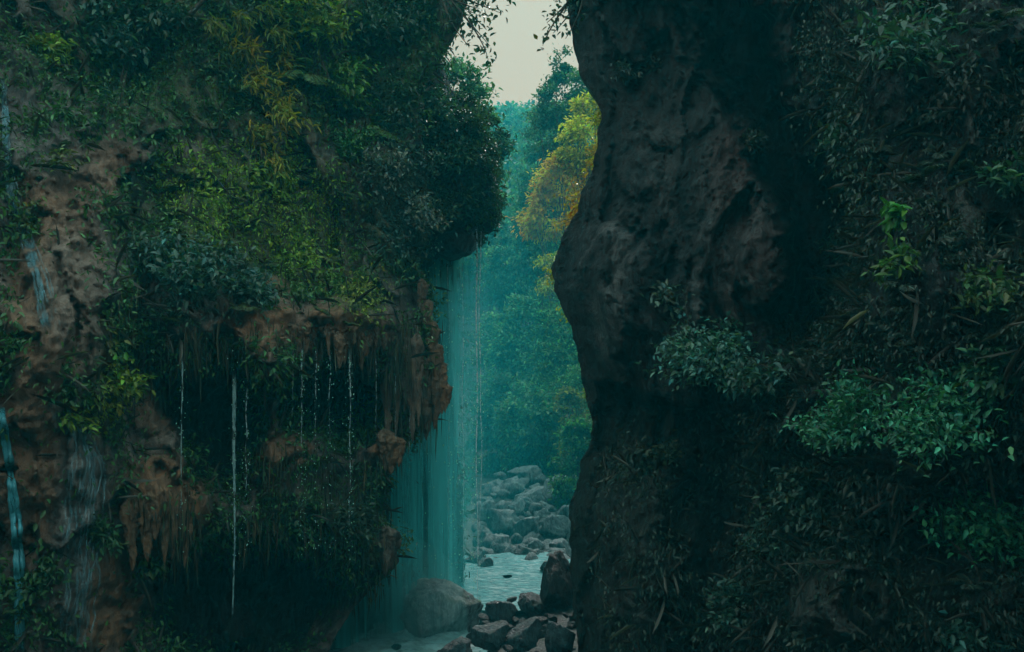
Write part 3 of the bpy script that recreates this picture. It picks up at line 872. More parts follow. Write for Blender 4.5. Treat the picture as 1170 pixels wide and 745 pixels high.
specs_left = [
 # px py size leaf col nb per label
 (360, 50, .95, .13, LIME, 18, 45, 'bright green leafy shrub at the top of the left cliff, tallest of the green ones'),
 (378, 85, .7, .11, (.07, .17, .02), 16, 50, 'vivid green shrub hanging under the bright green shrub at the cliff top'),
 (340, 40, .6, .11, (.09, .19, .02), 12, 45, 'vivid green bush between the golden column and the bright green shrub'),
 (405, 175, .6, .09, (.03, .11, .03), 14, 50, 'green bush hanging beside the dark gap above the moss slope'),
 (325, 20, .8, .12, GRN, 14, 45, 'mid green shrub on the skyline beside the yellow hanging fronds'),
 (420, 45, .9, .11, DRK, 16, 50, 'dark dense shrub between the bright green shrub and the sky gap'),
 (480, 25, .9, .10, DRK, 16, 55, 'dark shrub overhanging the bright sky gap from the left cliff top'),
 (200, 40, .9, .12, DRK, 16, 45, 'dark bush on the left cliff top under a slanting bare trunk'),
 (110, 40, .8, .11, BLU, 14, 45, 'blue-green bush left of the slanting bare trunk'),
 (45, 65, .5, .13, LIME, 8, 25, 'small yellow-green tuft at the upper left corner above bare rock'),
 (150, 100, .6, .10, BLU, 12, 40, 'low blue-green bush on the grey rock below the cliff top'),
 (395, 75, .6, .12, (.09, .09, .02), 9, 30, 'olive shrub with a rusty tint below the bright green shrub'),
 (440, 130, .8, .10, DRK, 16, 50, 'dark rounded shrub above the pale speckled shrub'),
 (445, 205, .8, .085, PALE, 18, 60, 'pale speckled shrub on the left cliff above the overhang'),
 (465, 255, .7, .08, PALE, 14, 55, 'small pale leaved shrub hanging beside the veil of water'),
 (505, 150, .8, .09, TEAL, 0, 0, ''),
 (230, 330, .75, .10, BLU, 18, 50, 'blue-green bush hanging over the cave from the moss slope'),
 (190, 300, .6, .10, BLU, 12, 45, 'blue-green bush at the left end of the mossy slope'),
 (290, 345, .5, .09, BLU, 10, 45, 'small blue-green bush touching the brown lip of the cave'),
 (125, 440, .45, .10, LIME, 8, 26, 'bright green sprig in the shaded groove beside the brown rock rib'),
 (75, 485, .32, .09, LIME, 6, 24, 'small bright tuft at the foot of the brown rock rib'),
 (135, 395, .4, .09, (.07, .10, .02), 7, 26, 'thin olive vine tuft halfway down the shaded groove'),
 (422, 478, .45, .09, LIME, 9, 34, 'bright lime fern tuft right of the dripping cave'),
 (412, 345, .4, .08, (.13, .16, .02), 8, 34, 'yellow-green moss tuft at the right end of the cave lip'),
 (105, 610, .4, .09, GRN, 7, 30, 'green tuft below the brown bulge near the wide wet streak'),
 (225, 640, .35, .09, GRN, 7, 28, 'small green tuft just under the brown tufa bulge'),
 (55, 670, .45, .09, GRN, 8, 30, 'dark green tuft beside the blue stream in the lower left corner'),
 (390, 600, .6, .08, (.03, .05, .03), 12, 50, 'dark hanging bush on the rock pillar below the cave'),
 (350, 650, .5, .08, (.03, .05, .03), 10, 45, 'dark bush inside the lower hollow of the left cliff'),
 (60, 190, .4, .09, (.08, .1, .03), 6, 24, 'thin olive tuft on bare rock near the upper trickle'),
 (30, 250, .35, .09, (.06, .09, .02), 6, 24, 'small olive tuft beside the upper left water film'),
]
for px, py, sz, lf, col, nb, per, lab in specs_left:
    if not nb: continue
    P, n = L_(px, py)
    if P is None: continue
    shrub('shrub', P, n, sz, lf, col, lab, nb=nb, per=per)

specs_right = [
 (830, 425, 1.0, .085, (.06, .15, .12), 26, 75, 'blue-green leafy shrub in the middle of the right cliff below the bare slab'),
 (790, 405, .45, .09, (.06, .11, .09), 9, 40, 'small pale shrub at the left tip of the mid cliff ledge'),
 (875, 450, .6, .10, (.035, .08, .06), 12, 45, 'dark blue-green shrub at the right end of the mid cliff ledge'),
 (765, 350, .40, .09, (.06, .09, .07), 8, 32, 'small grey-green sprig below the dark hollow in the bare slab'),
 (990, 500, .75, .075, (.032, .14, .075), 26, 75, 'bright green spreading shrub on the right slope, left half of the pair'),
 (1070, 505, .75, .075, (.032, .14, .075), 26, 75, 'bright green spreading shrub on the right slope, right half of the pair'),
 (1125, 635, .80, .085, (.04, .20, .10), 26, 75, 'vivid green bush above the bottom right corner'),
 (1165, 660, .5, .11, (.03, .11, .05), 10, 40, 'green bush cut by the right edge of the view beside the vivid bush'),
 (975, 290, .5, .09, (.05, .10, .07), 10, 45, 'small blue-green bush on the edge of the dark cleft'),
 (1032, 250, .22, .13, (.04, .16, .025), 5, 14, 'tiny vivid green sprout high on the right cliff'),
 (1035, 310, .35, .11, (.06, .13, .03), 7, 22, 'bright green sprig below the tiny sprout on the right cliff'),
 (970, 175, .45, .09, (.035, .08, .06), 9, 40, 'blue-green tuft at the upper edge of the dark cleft'),
 (1020, 70, .7, .10, (.03, .075, .055), 14, 45, 'teal bush on the upper right cliff among grey twigs'),
 (1150, 430, .45, .10, (.035, .10, .05), 9, 36, 'dark green bush by the right edge above the hollow'),
 (1110, 350, .5, .09, (.05, .09, .03), 9, 36, 'olive bush near the right edge of the cliff'),
 (1150, 215, .4, .10, (.035, .10, .06), 8, 32, 'small green tuft by the right edge high up'),
 (705, 85, .35, .08, (.05, .07, .065), 7, 30, 'faint grey tuft high on the dark near edge of the right cliff'),
 (735, 75, .3, .08, (.05, .07, .065), 6, 26, 'faint grey sprig right of the grey tuft on the dark edge'),
 (855, 170, .35, .08, (.045, .06, .055), 7, 28, 'faint grey sprig on the upper bare slab'),
 (760, 530, .45, .09, (.04, .055, .03), 8, 36, 'dull olive tuft on the lower rock buttress'),
 (930, 560, .6, .09, (.03, .06, .04), 12, 42, 'dark green bush below the mid cliff shrub'),
 (1000, 600, .6, .09, (.04, .06, .045), 12, 42, 'grey-green bush above the smooth grey boulder face'),
 (880, 640, .6, .09, (.03, .07, .05), 12, 42, 'dark green bush left of the smooth grey boulder face'),
 (850, 710, .6, .09, (.03, .07, .05), 12, 42, 'dark green bush at the bottom of the right slope'),
 (1100, 720, .5, .09, (.03, .08, .06), 10, 40, 'green bush at the bottom right under the vivid bush'),
 (1060, 420, .6, .08, (.045, .06, .05), 12, 42, 'grey twiggy bush above the bright green pair'),
 (950, 430, .6, .08, (.04, .055, .045), 12, 42, 'grey twiggy bush left of the bright green pair'),
]
for px, py, sz, lf, col, nb, per, lab in specs_right:
    P, n = R_(px, py)
    if P is None: continue
    P = P + norm(CAM - P) * (.35 if sz > .6 else .12)
    shrub('shrub', P, n, sz, lf, col, lab, nb=nb, per=per, up=.6)

for px, py, sz, cc, lab in [
    (684, 128, .55, (.30, .32, .02), 'yellow-green sprig clinging to the right cliff edge just under the sky'),
    (676, 176, .65, (.48, .34, .015), 'golden sprays clinging to the right cliff edge below the yellow-green sprig'),
    (656, 236, .75, (.55, .30, .012), 'orange sprays leaning out from behind the right cliff edge'),
    (634, 300, .6, (.34, .34, .02), 'lime sprays leaning out where the right cliff bulges farthest'),
    (648, 352, .55, (.26, .34, .03), 'lime sprig under the bulge of the right cliff edge'),
    (672, 440, .5, (.24, .32, .02), 'yellow-green sprig on the right cliff edge above the rock pile')]:
    shrub('shrub', at(px + 24, py + 8, 18.6), np.array([-1, -.1, .25]), sz, .085, cc, lab, nb=16, per=42, up=.3, spread=1.1)

# long yellow hanging fronds
for i, (px, py, ln) in enumerate([(262, 12, .34), (285, 22, .40), (250, 40, .34), (275, 48, .40), (300, 50, .36), (288, 75, .40), (262, 85, .34), (312, 90, .34), (285, 105, .42), (302, 125, .46), (280, 140, .40),
                                  (310, 152, .44), (292, 170, .36), (318, 30, .34)]):
    P, n = L_(px, py)
    shrub('narrow_leaf_shrub', P + n * .2, n * .6 + np.array([.5, 0, -.25]), ln * 1.05, .15, (.21, .20, .016) if py > 60 else (.14, .18, .018), 'yellow narrow-leaved spray in the golden column of foliage below the cliff top', 'yellow sprays below the cliff top',
          nb=7, per=15, droop=.35, up=.1, var=.25, ratio=(.15, .22), spread=.9)
for i, (px, py, ln, lab) in enumerate([
    (345, 85, .7, 'green arching fern under the bright green shrub'),
    (385, 110, .6, 'green fern in the shade right of the arching fern'),
    (420, 150, .6, 'dark green fern below the dark rounded shrub')]):
    P, n = L_(px, py)
    o = link('fern', fern_mesh(ln, 11, (.05, .12, .02), n, arch=1.0, npin=16, wid=.24), mat=M['leaf'])
    o.location = tuple(P + n * .1); tag(o, lab, 'fern')

# small ferns repeated over the mossy slope and the ledges
proto = [fern_mesh(.32, 9, (.055, .085, .02), (.3, -.6, .5), npin=12, wid=.24), fern_mesh(.32, 8, (.03, .06, .03), (.3, -.6, .5), npin=12, wid=.24),
         fern_mesh(.32, 9, (.04, .065, .05), (-.3, -.6, .5), npin=12, wid=.24)]
def scatter(n, box, bvh, kinds, label, group, ok=lambda x, y: True, smin=.6, smax=1.2):
    first = None; c = 0; tries = 0
    while c < n and tries < n * 20:
        tries += 1
        px = random.uniform(box[0], box[2]); py = random.uniform(box[1], box[3])
        if not ok(px, py): continue
        P, nn = hit(bvh, px, py)
        if P is None: continue
        me = proto[random.choice(kinds)]
        if first is None:
            o = link('small_fern', me, mat=M['leaf']); first = o
        else:
            o = first.copy(); o.data = me; COL.objects.link(o)
            if not me.materials: me.materials.append(M['leaf'])
        o.location = tuple(P + nn * .06); o.rotation_euler = (random.uniform(-.3, .3), random.uniform(-.3, .3), random.uniform(-.9, .9))
        s = random.uniform(smin, smax); o.scale = (s, s, s)
        tag(o, label, 'fern', group); c += 1
scatter(46, (190, 170, 420, 370), BL, [0], 'small yellow-green fern rooted in the mossy slope above the cave', 'ferns on the mossy slope', lambda x, y: (y > 150 + (x - 190) * .3))
scatter(34, (60, 0, 470, 180), BL, [1], 'small dark fern in the shaded growth at the left cliff top', 'dark ferns at the left cliff top')
scatter(20, (300, 540, 440, 690), BL, [1], 'small dark fern clinging to the rock below the dripping cave', 'dark ferns below the cave')
scatter(44, (960, 20, 1165, 420), BR, [2], 'small grey-green fern on the upper right cliff', 'grey ferns on the right cliff', smin=.5)
scatter(34, (850, 470, 1165, 735), BR, [2], 'small grey-green fern on the lower right slope', 'grey ferns on the lower right slope', smin=.5)

# hanging vines down the shaded groove and lips
def vine(bvh, px, py0, py1, col, leaf, label, group=None, m=60, name='hanging_vine'):
    P, n = hit(bvh, px, py0)
    if P is None: return
    D = P[1]; ln = (py1 - py0) / F * D
    root = empty(name, P + n * .08); tag(root, label, 'vine', group)
    t = np.linspace(0, 1, 14)
    pts = np.stack([.06 * np.sin(t * 5 + px) * t, -.05 * t, -ln * t], -1) + rng.normal(size=(14, 3)) * .01
    V, Fc = tube_arrays(pts, .006, 4)
    link('stem', mesh_np('stem', V, Fc), root, M['bark'])
    tt = rng.random(m)
    pos = np.stack([np.interp(tt, t, pts[:, j]) for j in range(3)], -1) + rng.normal(size=(m, 3)) * .05
    LL = leaf * rng.uniform(.6, 1.3, m)
    me = leaves_mesh('foliage', pos, norm(rand_unit(m) + [0, 0, -.7]), norm(rand_unit(m) * .6 + [0, -.8, .6]), LL, LL * .5, leaf_cols(m, col, .35))
    link('foliage', me, root, M['leaf'])
vine(BL, 120, 350, 480, (.09, .12, .02), .075, 'yellow-green vine hanging down beside the brown rock rib', m=90)
vine(BL, 140, 260, 400, (.05, .08, .02), .07, 'olive vine hanging down the shaded groove', m=90)
vine(BL, 168, 330, 450, (.03, .05, .03), .07, 'dark vine at the left mouth of the cave', m=70)
vine(BL, 22, 215, 290, (.08, .10, .02), .07, 'short olive vine at the left edge beside the water film', m=50)
vine(BL, 395, 200, 330, (.05, .08, .03), .07, 'long green vine trailing over the moss to the cave lip', m=90)
vine(BL, 430, 300, 360, (.10, .14, .02), .07, 'short lime vine at the right end of the cave lip', m=50)
vine(BR, 960, 90, 190, (.035, .06, .05), .07, 'grey-green vine along the edge of the dark cleft', m=80)
vine(BR, 1085, 130, 260, (.045, .055, .05), .07, 'grey vine hanging down the upper right cliff', m=80)
vine(BR, 790, 330, 410, (.05, .08, .06), .06, 'thin vine hanging on the bare slab above the blue-green shrub', m=40)

# slanting bare trunk at the upper left
P, n = L_(185, 60); P2, n2 = L_(230, 0)
root = empty('leaning_tree', P); tag(root, 'thin dark trunk slanting up to the right across the left cliff top', 'tree')
tipv = at(290, -60, P[1] - .6) - P
V, Fc = tube_arrays(stem_pts((0, 0, 0), tipv, 9, .05), np.linspace(.05, .02, 9), 7); link('trunk', mesh_np('trunk', V, Fc), root, M['bark'])
m = 500
pos = tipv * rng.uniform(.75, 1.2, (m, 1)) + rng.normal(size=(m, 3)) * np.array([.45, .45, .25])
link('crown', leaves_mesh('crown', pos, norm(rand_unit(m) + [0, 0, -.3]), norm(rand_unit(m) * .6 + [0, 0, 1]), .11 * rng.uniform(.7, 1.3, m), .05, leaf_cols(m, DRK)), root, M['leaf'])

# branches reaching into the sky gap
def overhang(P0, tips, leaf, col, label, per=26, spread=.16):
    root = empty('overhanging_branch', P0); tag(root, label, 'branch')
    sa, fa = Acc(), Acc()
    for t in tips:
        tip = np.asarray(t) - P0
        pts = stem_pts((0, 0, 0), tip, 9, .10)
        V, Fc = tube_arrays(pts, np.linspace(.025, .005, 9), 5); sa.add(V, Fc)
        m = per
        tt = rng.uniform(.45, 1.03, m)
        pos = np.stack([np.interp(tt, np.linspace(0, 1, 9), pts[:, j]) for j in range(3)], -1) + rng.normal(size=(m, 3)) * spread * np.array([.5, .7, .5])
        LL = leaf * rng.uniform(.6, 1.3, m)
        V, Fc, C = leaf_arrays(pos, norm(rand_unit(m) + [0, 0, -.5]), norm(rand_unit(m) * .7 + [0, -.3, 1]), LL, LL * .55, leaf_cols(m, col)); fa.add(V, Fc, C)
    link('foliage', fa.mesh('foliage'), root, M['leaf']); link('stem', sa.mesh('stem'), root, M['bark'])
D0 = 17.0
overhang(at(505, -10, D0), [at(548, 5, D0), at(556, 28, D0 + .3), at(560, 45, D0), at(545, 12, D0 + .4), at(572, 8, D0), at(535, 45, D0 - .3), at(558, 60, D0), at(530, 20, D0)], .11, DRK,
         'dark leafy twigs hanging into the sky gap from the left cliff top', 30)
overhang(at(510, -40, D0), [at(560, -12, D0), at(580, -6, D0), at(548, -15, D0)], .11, DRK, 'highest dark twig crossing the left side of the sky gap', 40)
D1 = 15.6
overhang(at(668, -20, D1), [at(640, 10, D1), at(632, 32, D1 + .4), at(625, 20, D1), at(646, 38, D1), at(634, -2, D1), at(620, 44, D1)], .10, DRK,
         'dark leafy twigs hanging into the sky gap from the right cliff top', 20)

# ------------------------------------------------------------------ trees of the valley
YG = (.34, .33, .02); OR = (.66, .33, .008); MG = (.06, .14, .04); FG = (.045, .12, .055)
def tree_px(px, pytop, D, r_px, col, label, frac, group=None, **kw):
    x = (px - CX) / F * D; top = 6 + (CY - pytop) / F * D
    tree('broadleaf_tree', x, D, top, r_px / F * D, col, label, group, frac, **kw)

# behind the right cliff, stepping up the slope
tree_px(640, 45, 53, 26, (.035, .09, .045), 'tall dark green tree rising into the right of the sky gap', .45, clusters=64, per=130)
tree_px(668, 70, 52, 30, MG, 'dark green tree pressed against the top of the right cliff', .5, clusters=64, per=130)
tree_px(670, 106, 44, 30, YG, 'yellow-green tree just behind the right cliff at sky level', .24, leaf=.2, clusters=30, per=150)
tree_px(652, 172, 45, 36, OR, 'golden leaved tree behind the right cliff, brightest in the valley', .18, leaf=.2, clusters=30, per=150)
tree_px(630, 212, 46, 32, OR, 'orange tinged tree below the golden tree', .22, leaf=.2, clusters=30, per=150)
tree_px(640, 285, 44, 30, YG, 'lime tree low behind the right cliff edge', .22, leaf=.15, clusters=22, per=120)
tree_px(640, 150, 54, 34, MG, 'green tree behind the golden tree on the right slope', .5, clusters=46, per=110)
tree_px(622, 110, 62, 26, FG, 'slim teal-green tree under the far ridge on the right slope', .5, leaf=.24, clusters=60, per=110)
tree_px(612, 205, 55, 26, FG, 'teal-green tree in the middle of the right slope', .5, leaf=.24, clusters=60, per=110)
tree_px(650, 240, 53, 46, (.06, .15, .05), 'green tree filling the gap behind the orange tinged tree', .95, leaf=.18, clusters=90, per=130)
tree_px(656, 410, 39, 46, (.06, .15, .05), 'green tree low behind the right cliff edge under the lime tree', .95, leaf=.15, clusters=70, per=120)
tree_px(630, 340, 42, 34, (.06, .16, .06), 'green tree between the lime tree and the valley floor', .95, leaf=.17, clusters=70, per=120)
tree_px(655, 372, 41, 46, (.09, .23, .06), 'bright green tree hiding the stems below the lime tree', .97, leaf=.14, clusters=80, per=130)
tree_px(632, 408, 40, 36, (.08, .21, .07), 'bright green bush between the lime tree and the rock pile', .97, leaf=.14, clusters=70, per=130)
tree_px(655, 452, 38, 34, (.09, .24, .06), 'bright green bush lowest beside the right cliff edge', .97, leaf=.13, clusters=70, per=120)
# floor of the valley
tree_px(600, 330, 43, 34, (.07, .17, .07), 'rounded mid green tree in the centre of the valley floor', .8, leaf=.2, clusters=64, per=130)
tree_px(640, 350, 41, 34, (.065, .16, .065), 'mid green tree right of the central tree on the valley floor', .8, leaf=.2, clusters=64, per=130)
tree_px(575, 345, 46, 32, (.06, .15, .075), 'teal-green tree beside the falling water on the valley floor', .8, leaf=.2, clusters=64, per=130)
tree_px(606, 420, 38, 36, (.07, .17, .075), 'low leafy tree above the pale rocks', .95, leaf=.18, clusters=64, per=130)
tree_px(570, 430, 40, 28, (.05, .13, .07), 'low dark tree above the pale rocks next to the falling water', .95, leaf=.18, clusters=60, per=110)
tree_px(655, 425, 34, 22, (.13, .15, .02), 'small yellow-green tree against the dark edge of the right cliff', .7, leaf=.15, clusters=26, per=90)
tree_px(660, 468, 30, 26, (.045, .14, .035), 'vivid green bush at the foot of the right cliff edge', .95, leaf=.14, clusters=54, per=120)
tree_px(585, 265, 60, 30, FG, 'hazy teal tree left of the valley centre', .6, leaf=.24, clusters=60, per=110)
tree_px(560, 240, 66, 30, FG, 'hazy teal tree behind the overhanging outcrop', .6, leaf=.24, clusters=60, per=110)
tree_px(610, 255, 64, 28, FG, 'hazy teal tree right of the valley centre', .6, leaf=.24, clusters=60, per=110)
# on the outcrop / farther wall: the hazy tree beneath the sky gap
tree('broadleaf_tree', at(518, 0, 26)[0], 26, 6 + (CY - 55) / F * 26, 1.15, (.06, .18, .14), 'teal leafy tree rising over the outcrop left of the sky gap', None, .75, leaf=.13,
     clusters=60, per=120, base=7.0)
tree('broadleaf_tree', at(548, 0, 24)[0], 24, 6 + (CY - 118) / F * 24, .75, (.035, .09, .05), 'dark rounded tree at the right end of the outcrop', None, .9, leaf=.12,
     clusters=44, per=110, base=8.2)
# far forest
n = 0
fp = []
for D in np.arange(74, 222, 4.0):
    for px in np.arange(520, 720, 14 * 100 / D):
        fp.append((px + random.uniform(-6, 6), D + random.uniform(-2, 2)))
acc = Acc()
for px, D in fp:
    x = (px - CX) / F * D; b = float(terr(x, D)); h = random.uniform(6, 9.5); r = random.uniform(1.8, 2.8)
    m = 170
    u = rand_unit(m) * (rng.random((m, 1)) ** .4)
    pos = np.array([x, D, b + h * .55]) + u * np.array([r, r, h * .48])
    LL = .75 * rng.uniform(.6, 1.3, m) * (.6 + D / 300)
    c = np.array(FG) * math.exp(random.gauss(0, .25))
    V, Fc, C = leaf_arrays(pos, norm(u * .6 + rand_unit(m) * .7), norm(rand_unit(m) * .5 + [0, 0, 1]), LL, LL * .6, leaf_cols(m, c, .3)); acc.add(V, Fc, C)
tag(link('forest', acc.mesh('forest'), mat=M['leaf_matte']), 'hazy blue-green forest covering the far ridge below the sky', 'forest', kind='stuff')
# undergrowth on the valley slopes (uncountable)
m = 30000
y = rng.uniform(30, 74, m); x = rng.uniform(-.16, .22, m) * y
keep = ~((np.abs(x - .3) < 1.7) & (y < 40)); x, y = x[keep], y[keep]
z = terr(x, y) + rng.random(len(x)) ** 1.5 * 1.3 * smooth(fbm(np.stack([x, y, 0 * x], -1) * .5, 2), -.3, .4)
LL = .2 * rng.uniform(.6, 1.5, len(x))
tag(link('undergrowth', leaves_mesh('undergrowth', np.stack([x, y, z], -1), rand_unit(len(x)) + [0, 0, .3], rand_unit(len(x)) * .5 + [0, 0, 1], LL, LL * .5, leaf_cols(len(x), (.04, .10, .045))), mat=M['leaf_matte']),
    'low leafy undergrowth on the valley slopes behind the rocks', 'undergrowth', kind='stuff')

# ------------------------------------------------------------------ boulders of the stream
B, WB, DB = M['boulder'], M['wet_boulder'], M['dark_boulder']
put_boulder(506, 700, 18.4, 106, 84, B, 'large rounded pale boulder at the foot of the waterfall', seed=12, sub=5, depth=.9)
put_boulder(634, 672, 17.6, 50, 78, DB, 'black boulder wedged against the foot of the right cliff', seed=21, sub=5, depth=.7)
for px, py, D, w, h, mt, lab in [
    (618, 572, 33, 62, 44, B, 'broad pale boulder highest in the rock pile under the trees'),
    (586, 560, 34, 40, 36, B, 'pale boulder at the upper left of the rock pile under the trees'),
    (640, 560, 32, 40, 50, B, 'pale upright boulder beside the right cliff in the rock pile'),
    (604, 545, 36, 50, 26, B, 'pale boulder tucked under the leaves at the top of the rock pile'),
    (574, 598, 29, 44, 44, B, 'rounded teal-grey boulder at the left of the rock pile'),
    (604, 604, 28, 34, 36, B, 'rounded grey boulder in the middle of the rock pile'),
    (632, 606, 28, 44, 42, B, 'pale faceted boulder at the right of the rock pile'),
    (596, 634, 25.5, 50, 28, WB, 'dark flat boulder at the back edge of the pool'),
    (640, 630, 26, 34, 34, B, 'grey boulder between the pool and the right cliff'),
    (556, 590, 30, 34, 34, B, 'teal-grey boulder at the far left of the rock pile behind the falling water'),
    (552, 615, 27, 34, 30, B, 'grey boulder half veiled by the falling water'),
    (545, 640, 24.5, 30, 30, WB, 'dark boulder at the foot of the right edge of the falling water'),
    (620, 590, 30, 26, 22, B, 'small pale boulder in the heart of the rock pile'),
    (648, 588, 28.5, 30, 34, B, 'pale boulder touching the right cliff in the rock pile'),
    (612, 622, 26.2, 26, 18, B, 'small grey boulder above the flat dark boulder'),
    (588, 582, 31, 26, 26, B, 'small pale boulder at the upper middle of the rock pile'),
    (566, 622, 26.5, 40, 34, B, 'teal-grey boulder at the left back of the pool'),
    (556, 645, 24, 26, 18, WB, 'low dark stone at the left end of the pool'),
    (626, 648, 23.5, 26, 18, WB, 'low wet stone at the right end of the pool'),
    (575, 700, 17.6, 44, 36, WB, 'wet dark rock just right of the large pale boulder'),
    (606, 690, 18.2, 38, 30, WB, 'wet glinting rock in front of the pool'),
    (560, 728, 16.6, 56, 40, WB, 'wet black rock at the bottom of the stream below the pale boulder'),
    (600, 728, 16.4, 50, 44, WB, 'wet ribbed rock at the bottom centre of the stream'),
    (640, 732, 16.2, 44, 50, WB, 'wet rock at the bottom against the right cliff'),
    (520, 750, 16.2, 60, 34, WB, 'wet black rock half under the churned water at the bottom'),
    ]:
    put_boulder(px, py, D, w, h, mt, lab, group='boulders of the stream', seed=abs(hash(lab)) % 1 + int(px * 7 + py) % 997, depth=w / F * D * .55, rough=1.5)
protoB = [boulder_mesh(301 + i, (1, 1.1, .7), 3, 1.4) for i in range(4)]
protoP = [boulder_mesh(401 + i, (1, 1.1, .75), 3, 1.8) for i in range(4)]
first = None
for i in range(130):
    D = random.uniform(24.5, 37); px = random.uniform(548, 655)
    x = (px - CX) / F * D; z = float(terr(x, D)); s_ = random.uniform(.16, .42)
    if first is None: o = link('rubble_stone', protoP[0], mat=B); first = o
    else:
        o = first.copy(); o.data = random.choice(protoP); COL.objects.link(o)
        if not o.data.materials: o.data.materials.append(B)
    o.location = (x, D, z + s_ * .3 + max(0, D - 28) * .05); o.scale = (s_, s_, s_); o.rotation_euler = (random.uniform(-.5, .5), random.uniform(-.5, .5), random.uniform(0, 6))
    tag(o, 'pale stone in the jumbled rubble between the pool and the trees', 'stone', 'rubble between the pool and the trees')
first = None
for i in range(110):
    D = random.uniform(16.2, 32); px = random.uniform(545, 662)
    x = (px - CX) / F * D; z = float(terr(x, D))
    s = random.uniform(.10, .28) * (D / 22)
    if first is None: o = link('stone', protoB[0], mat=WB); first = o
    else:
        o = first.copy(); o.data = random.choice(protoB); COL.objects.link(o)
        if not o.data.materials: o.data.materials.append(WB)
    o.location = (x, D, z + s * .3); o.scale = (s, s, s); o.rotation_euler = (random.uniform(-.4, .4), random.uniform(-.4, .4), random.uniform(0, 6))
    tag(o, 'small wet stone lying in the stream bed between the boulders', 'stone', 'small stones in the stream bed')

for i in range(60):
    D = random.uniform(15.8, 18.6); px = random.uniform(548, 656); py = random.uniform(684, 752)
    o = first.copy(); o.data = random.choice(protoB); COL.objects.link(o)
    if not o.data.materials: o.data.materials.append(WB)
    D = 18.6 - (py - 684) / 68 * 2.4
    s_ = random.uniform(.06, .17)
    o.location = tuple(at(px, py, D) + np.array([0, 0, -.02])); o.scale = (s_, s_, s_ * .8); o.rotation_euler = (random.uniform(-.6, .6), random.uniform(-.6, .6), random.uniform(0, 6))
    tag(o, 'small wet stone heaped at the bottom of the stream in front of the pool', 'stone', 'heaped stones in front of the pool')

# ------------------------------------------------------------------ water
def sheet(cols, zt, zb, nr=40, mask=None, bow=.25, seed=0):
    """cols: list of plan points (x,y) along the lip"""
    cols = np.asarray(cols, float); nc = len(cols)
    t = np.linspace(0, 1, nr)
    zt = np.broadcast_to(zt, (nc,)); zb = np.broadcast_to(zb, (nc,))
    P = np.zeros((nr, nc, 3))
    for i, q in enumerate(t):
        P[i, :, 0] = cols[:, 0] + .06 * np.sin(cols[:, 0] * 7 + seed) * q
        P[i, :, 1] = cols[:, 1] - bow * math.sqrt(q + .001) + .10 * np.sin(cols[:, 0] * 5 + seed) * q
        P[i, :, 2] = zt + (zb - zt) * q
    u = np.linspace(0, 1, nc)[None, :]; v = t[:, None]
    a = smooth(u, 0, .05) * smooth(1 - u, 0, .34) * smooth(v, 0, .05) if mask is None else mask(u, v)
    a = np.broadcast_to(a, (nr, nc))
    return mesh_np('water_curtain', P.reshape(-1, 3), grid_faces(nr, nc), True, {'mask': np.repeat(a.reshape(-1, 1), 3, 1)})

wf = empty('waterfall', at(500, 731, 19.0)); tag(wf, 'wide teal veil of water falling from the overhanging outcrop behind the left cliff', 'waterfall')
def plan(pxs, D0, D1):
    pxs = np.asarray(pxs); D = np.linspace(D0, D1, len(pxs))
    return np.stack([(pxs - CX) / F * D, D], -1)
inv = np.array(wf.location)
for pxs, D0, D1, ztop, seed in [(np.linspace(330, 580, 64), 17.8, 20.0, 7.75, 0), (np.linspace(360, 570, 64), 18.3, 20.3, 7.6, 2), (np.linspace(380, 540, 50), 17.4, 19.2, 7.0, 5)]:
    me = sheet(plan(pxs, D0, D1) - inv[:2], ztop - inv[2], .1 - inv[2], seed=seed)
    link('water_curtain', me, wf, M['curtain'])
def thread_arrays(p_top, length, r, bead=.45, drift=.03, n=70, fade=1.0):
    t = np.linspace(0, 1, n)
    s = rng.uniform(0, 50)
    pts = np.stack([drift * fbm(np.stack([t * 3 + s, t * 0, t * 0], -1), 2) * 2, -.04 * t, -length * t], -1) + p_top
    rad = r * (1 + bead * fbm(np.stack([t * length * 6 + s, t * 0 + 3, t * 0], -1), 3) * 2) * (1 - .75 * t ** .7 * fade)
    return tube_arrays(pts, np.maximum(rad, r * .12), 6)
for px, py0, py1, r in [(545, 262, 700, .020), (549, 264, 660, .012), (529, 300, 700, .009), (513, 305, 690, .006), (497, 320, 690, .006)]:
    D = 18.9
    p = at(px, py0, D); V, Fc = thread_arrays(p - inv, (py1 - py0) / F * D, r, .9, .04, 120)
    link('water_strand', mesh_np('water_strand', V, Fc, True, {'mask': np.ones((len(V), 3))}), wf, M['trickle'])

oc = np.array([(1, 0, 0), (-1, 0, 0), (0, 1, 0), (0, -1, 0), (0, 0, 1.6), (0, 0, -1.6)], float)
of = np.array([(0, 2, 4), (2, 1, 4), (1, 3, 4), (3, 0, 4), (2, 0, 5), (1, 2, 5), (3, 1, 5), (0, 3, 5)])
ac = Acc()
for _ in range(380):
    px = random.choice([random.gauss(545, 5), random.gauss(525, 14), random.gauss(505, 14)]); ac.add(oc * random.uniform(.004, .013) + at(px, random.uniform(300, 690), random.uniform(18.0, 19.4)), of)
for _ in range(420):
    px = random.choice([208, 282, 345, 361, 377, 400, 345, 400, 268]) + random.gauss(0, 3.0); ac.add(oc * random.uniform(.003, .008) + at(px, random.uniform(400, 640), 12.0 + (px - 208) * .006), of)
V, Fc, = np.concatenate(ac.V), np.concatenate(ac.F)
M['drops'] = leaf_mat('water_drop', .4, .2, .6)
tag(link('water_drops', mesh_np('water_drops', V, Fc, True, {'leaf_col': np.tile([[.45, .66, .68]], (len(V), 1))}), mat=M['drops']), 'glinting drops falling beside the waterfall and past the cave', 'water drops', kind='stuff')

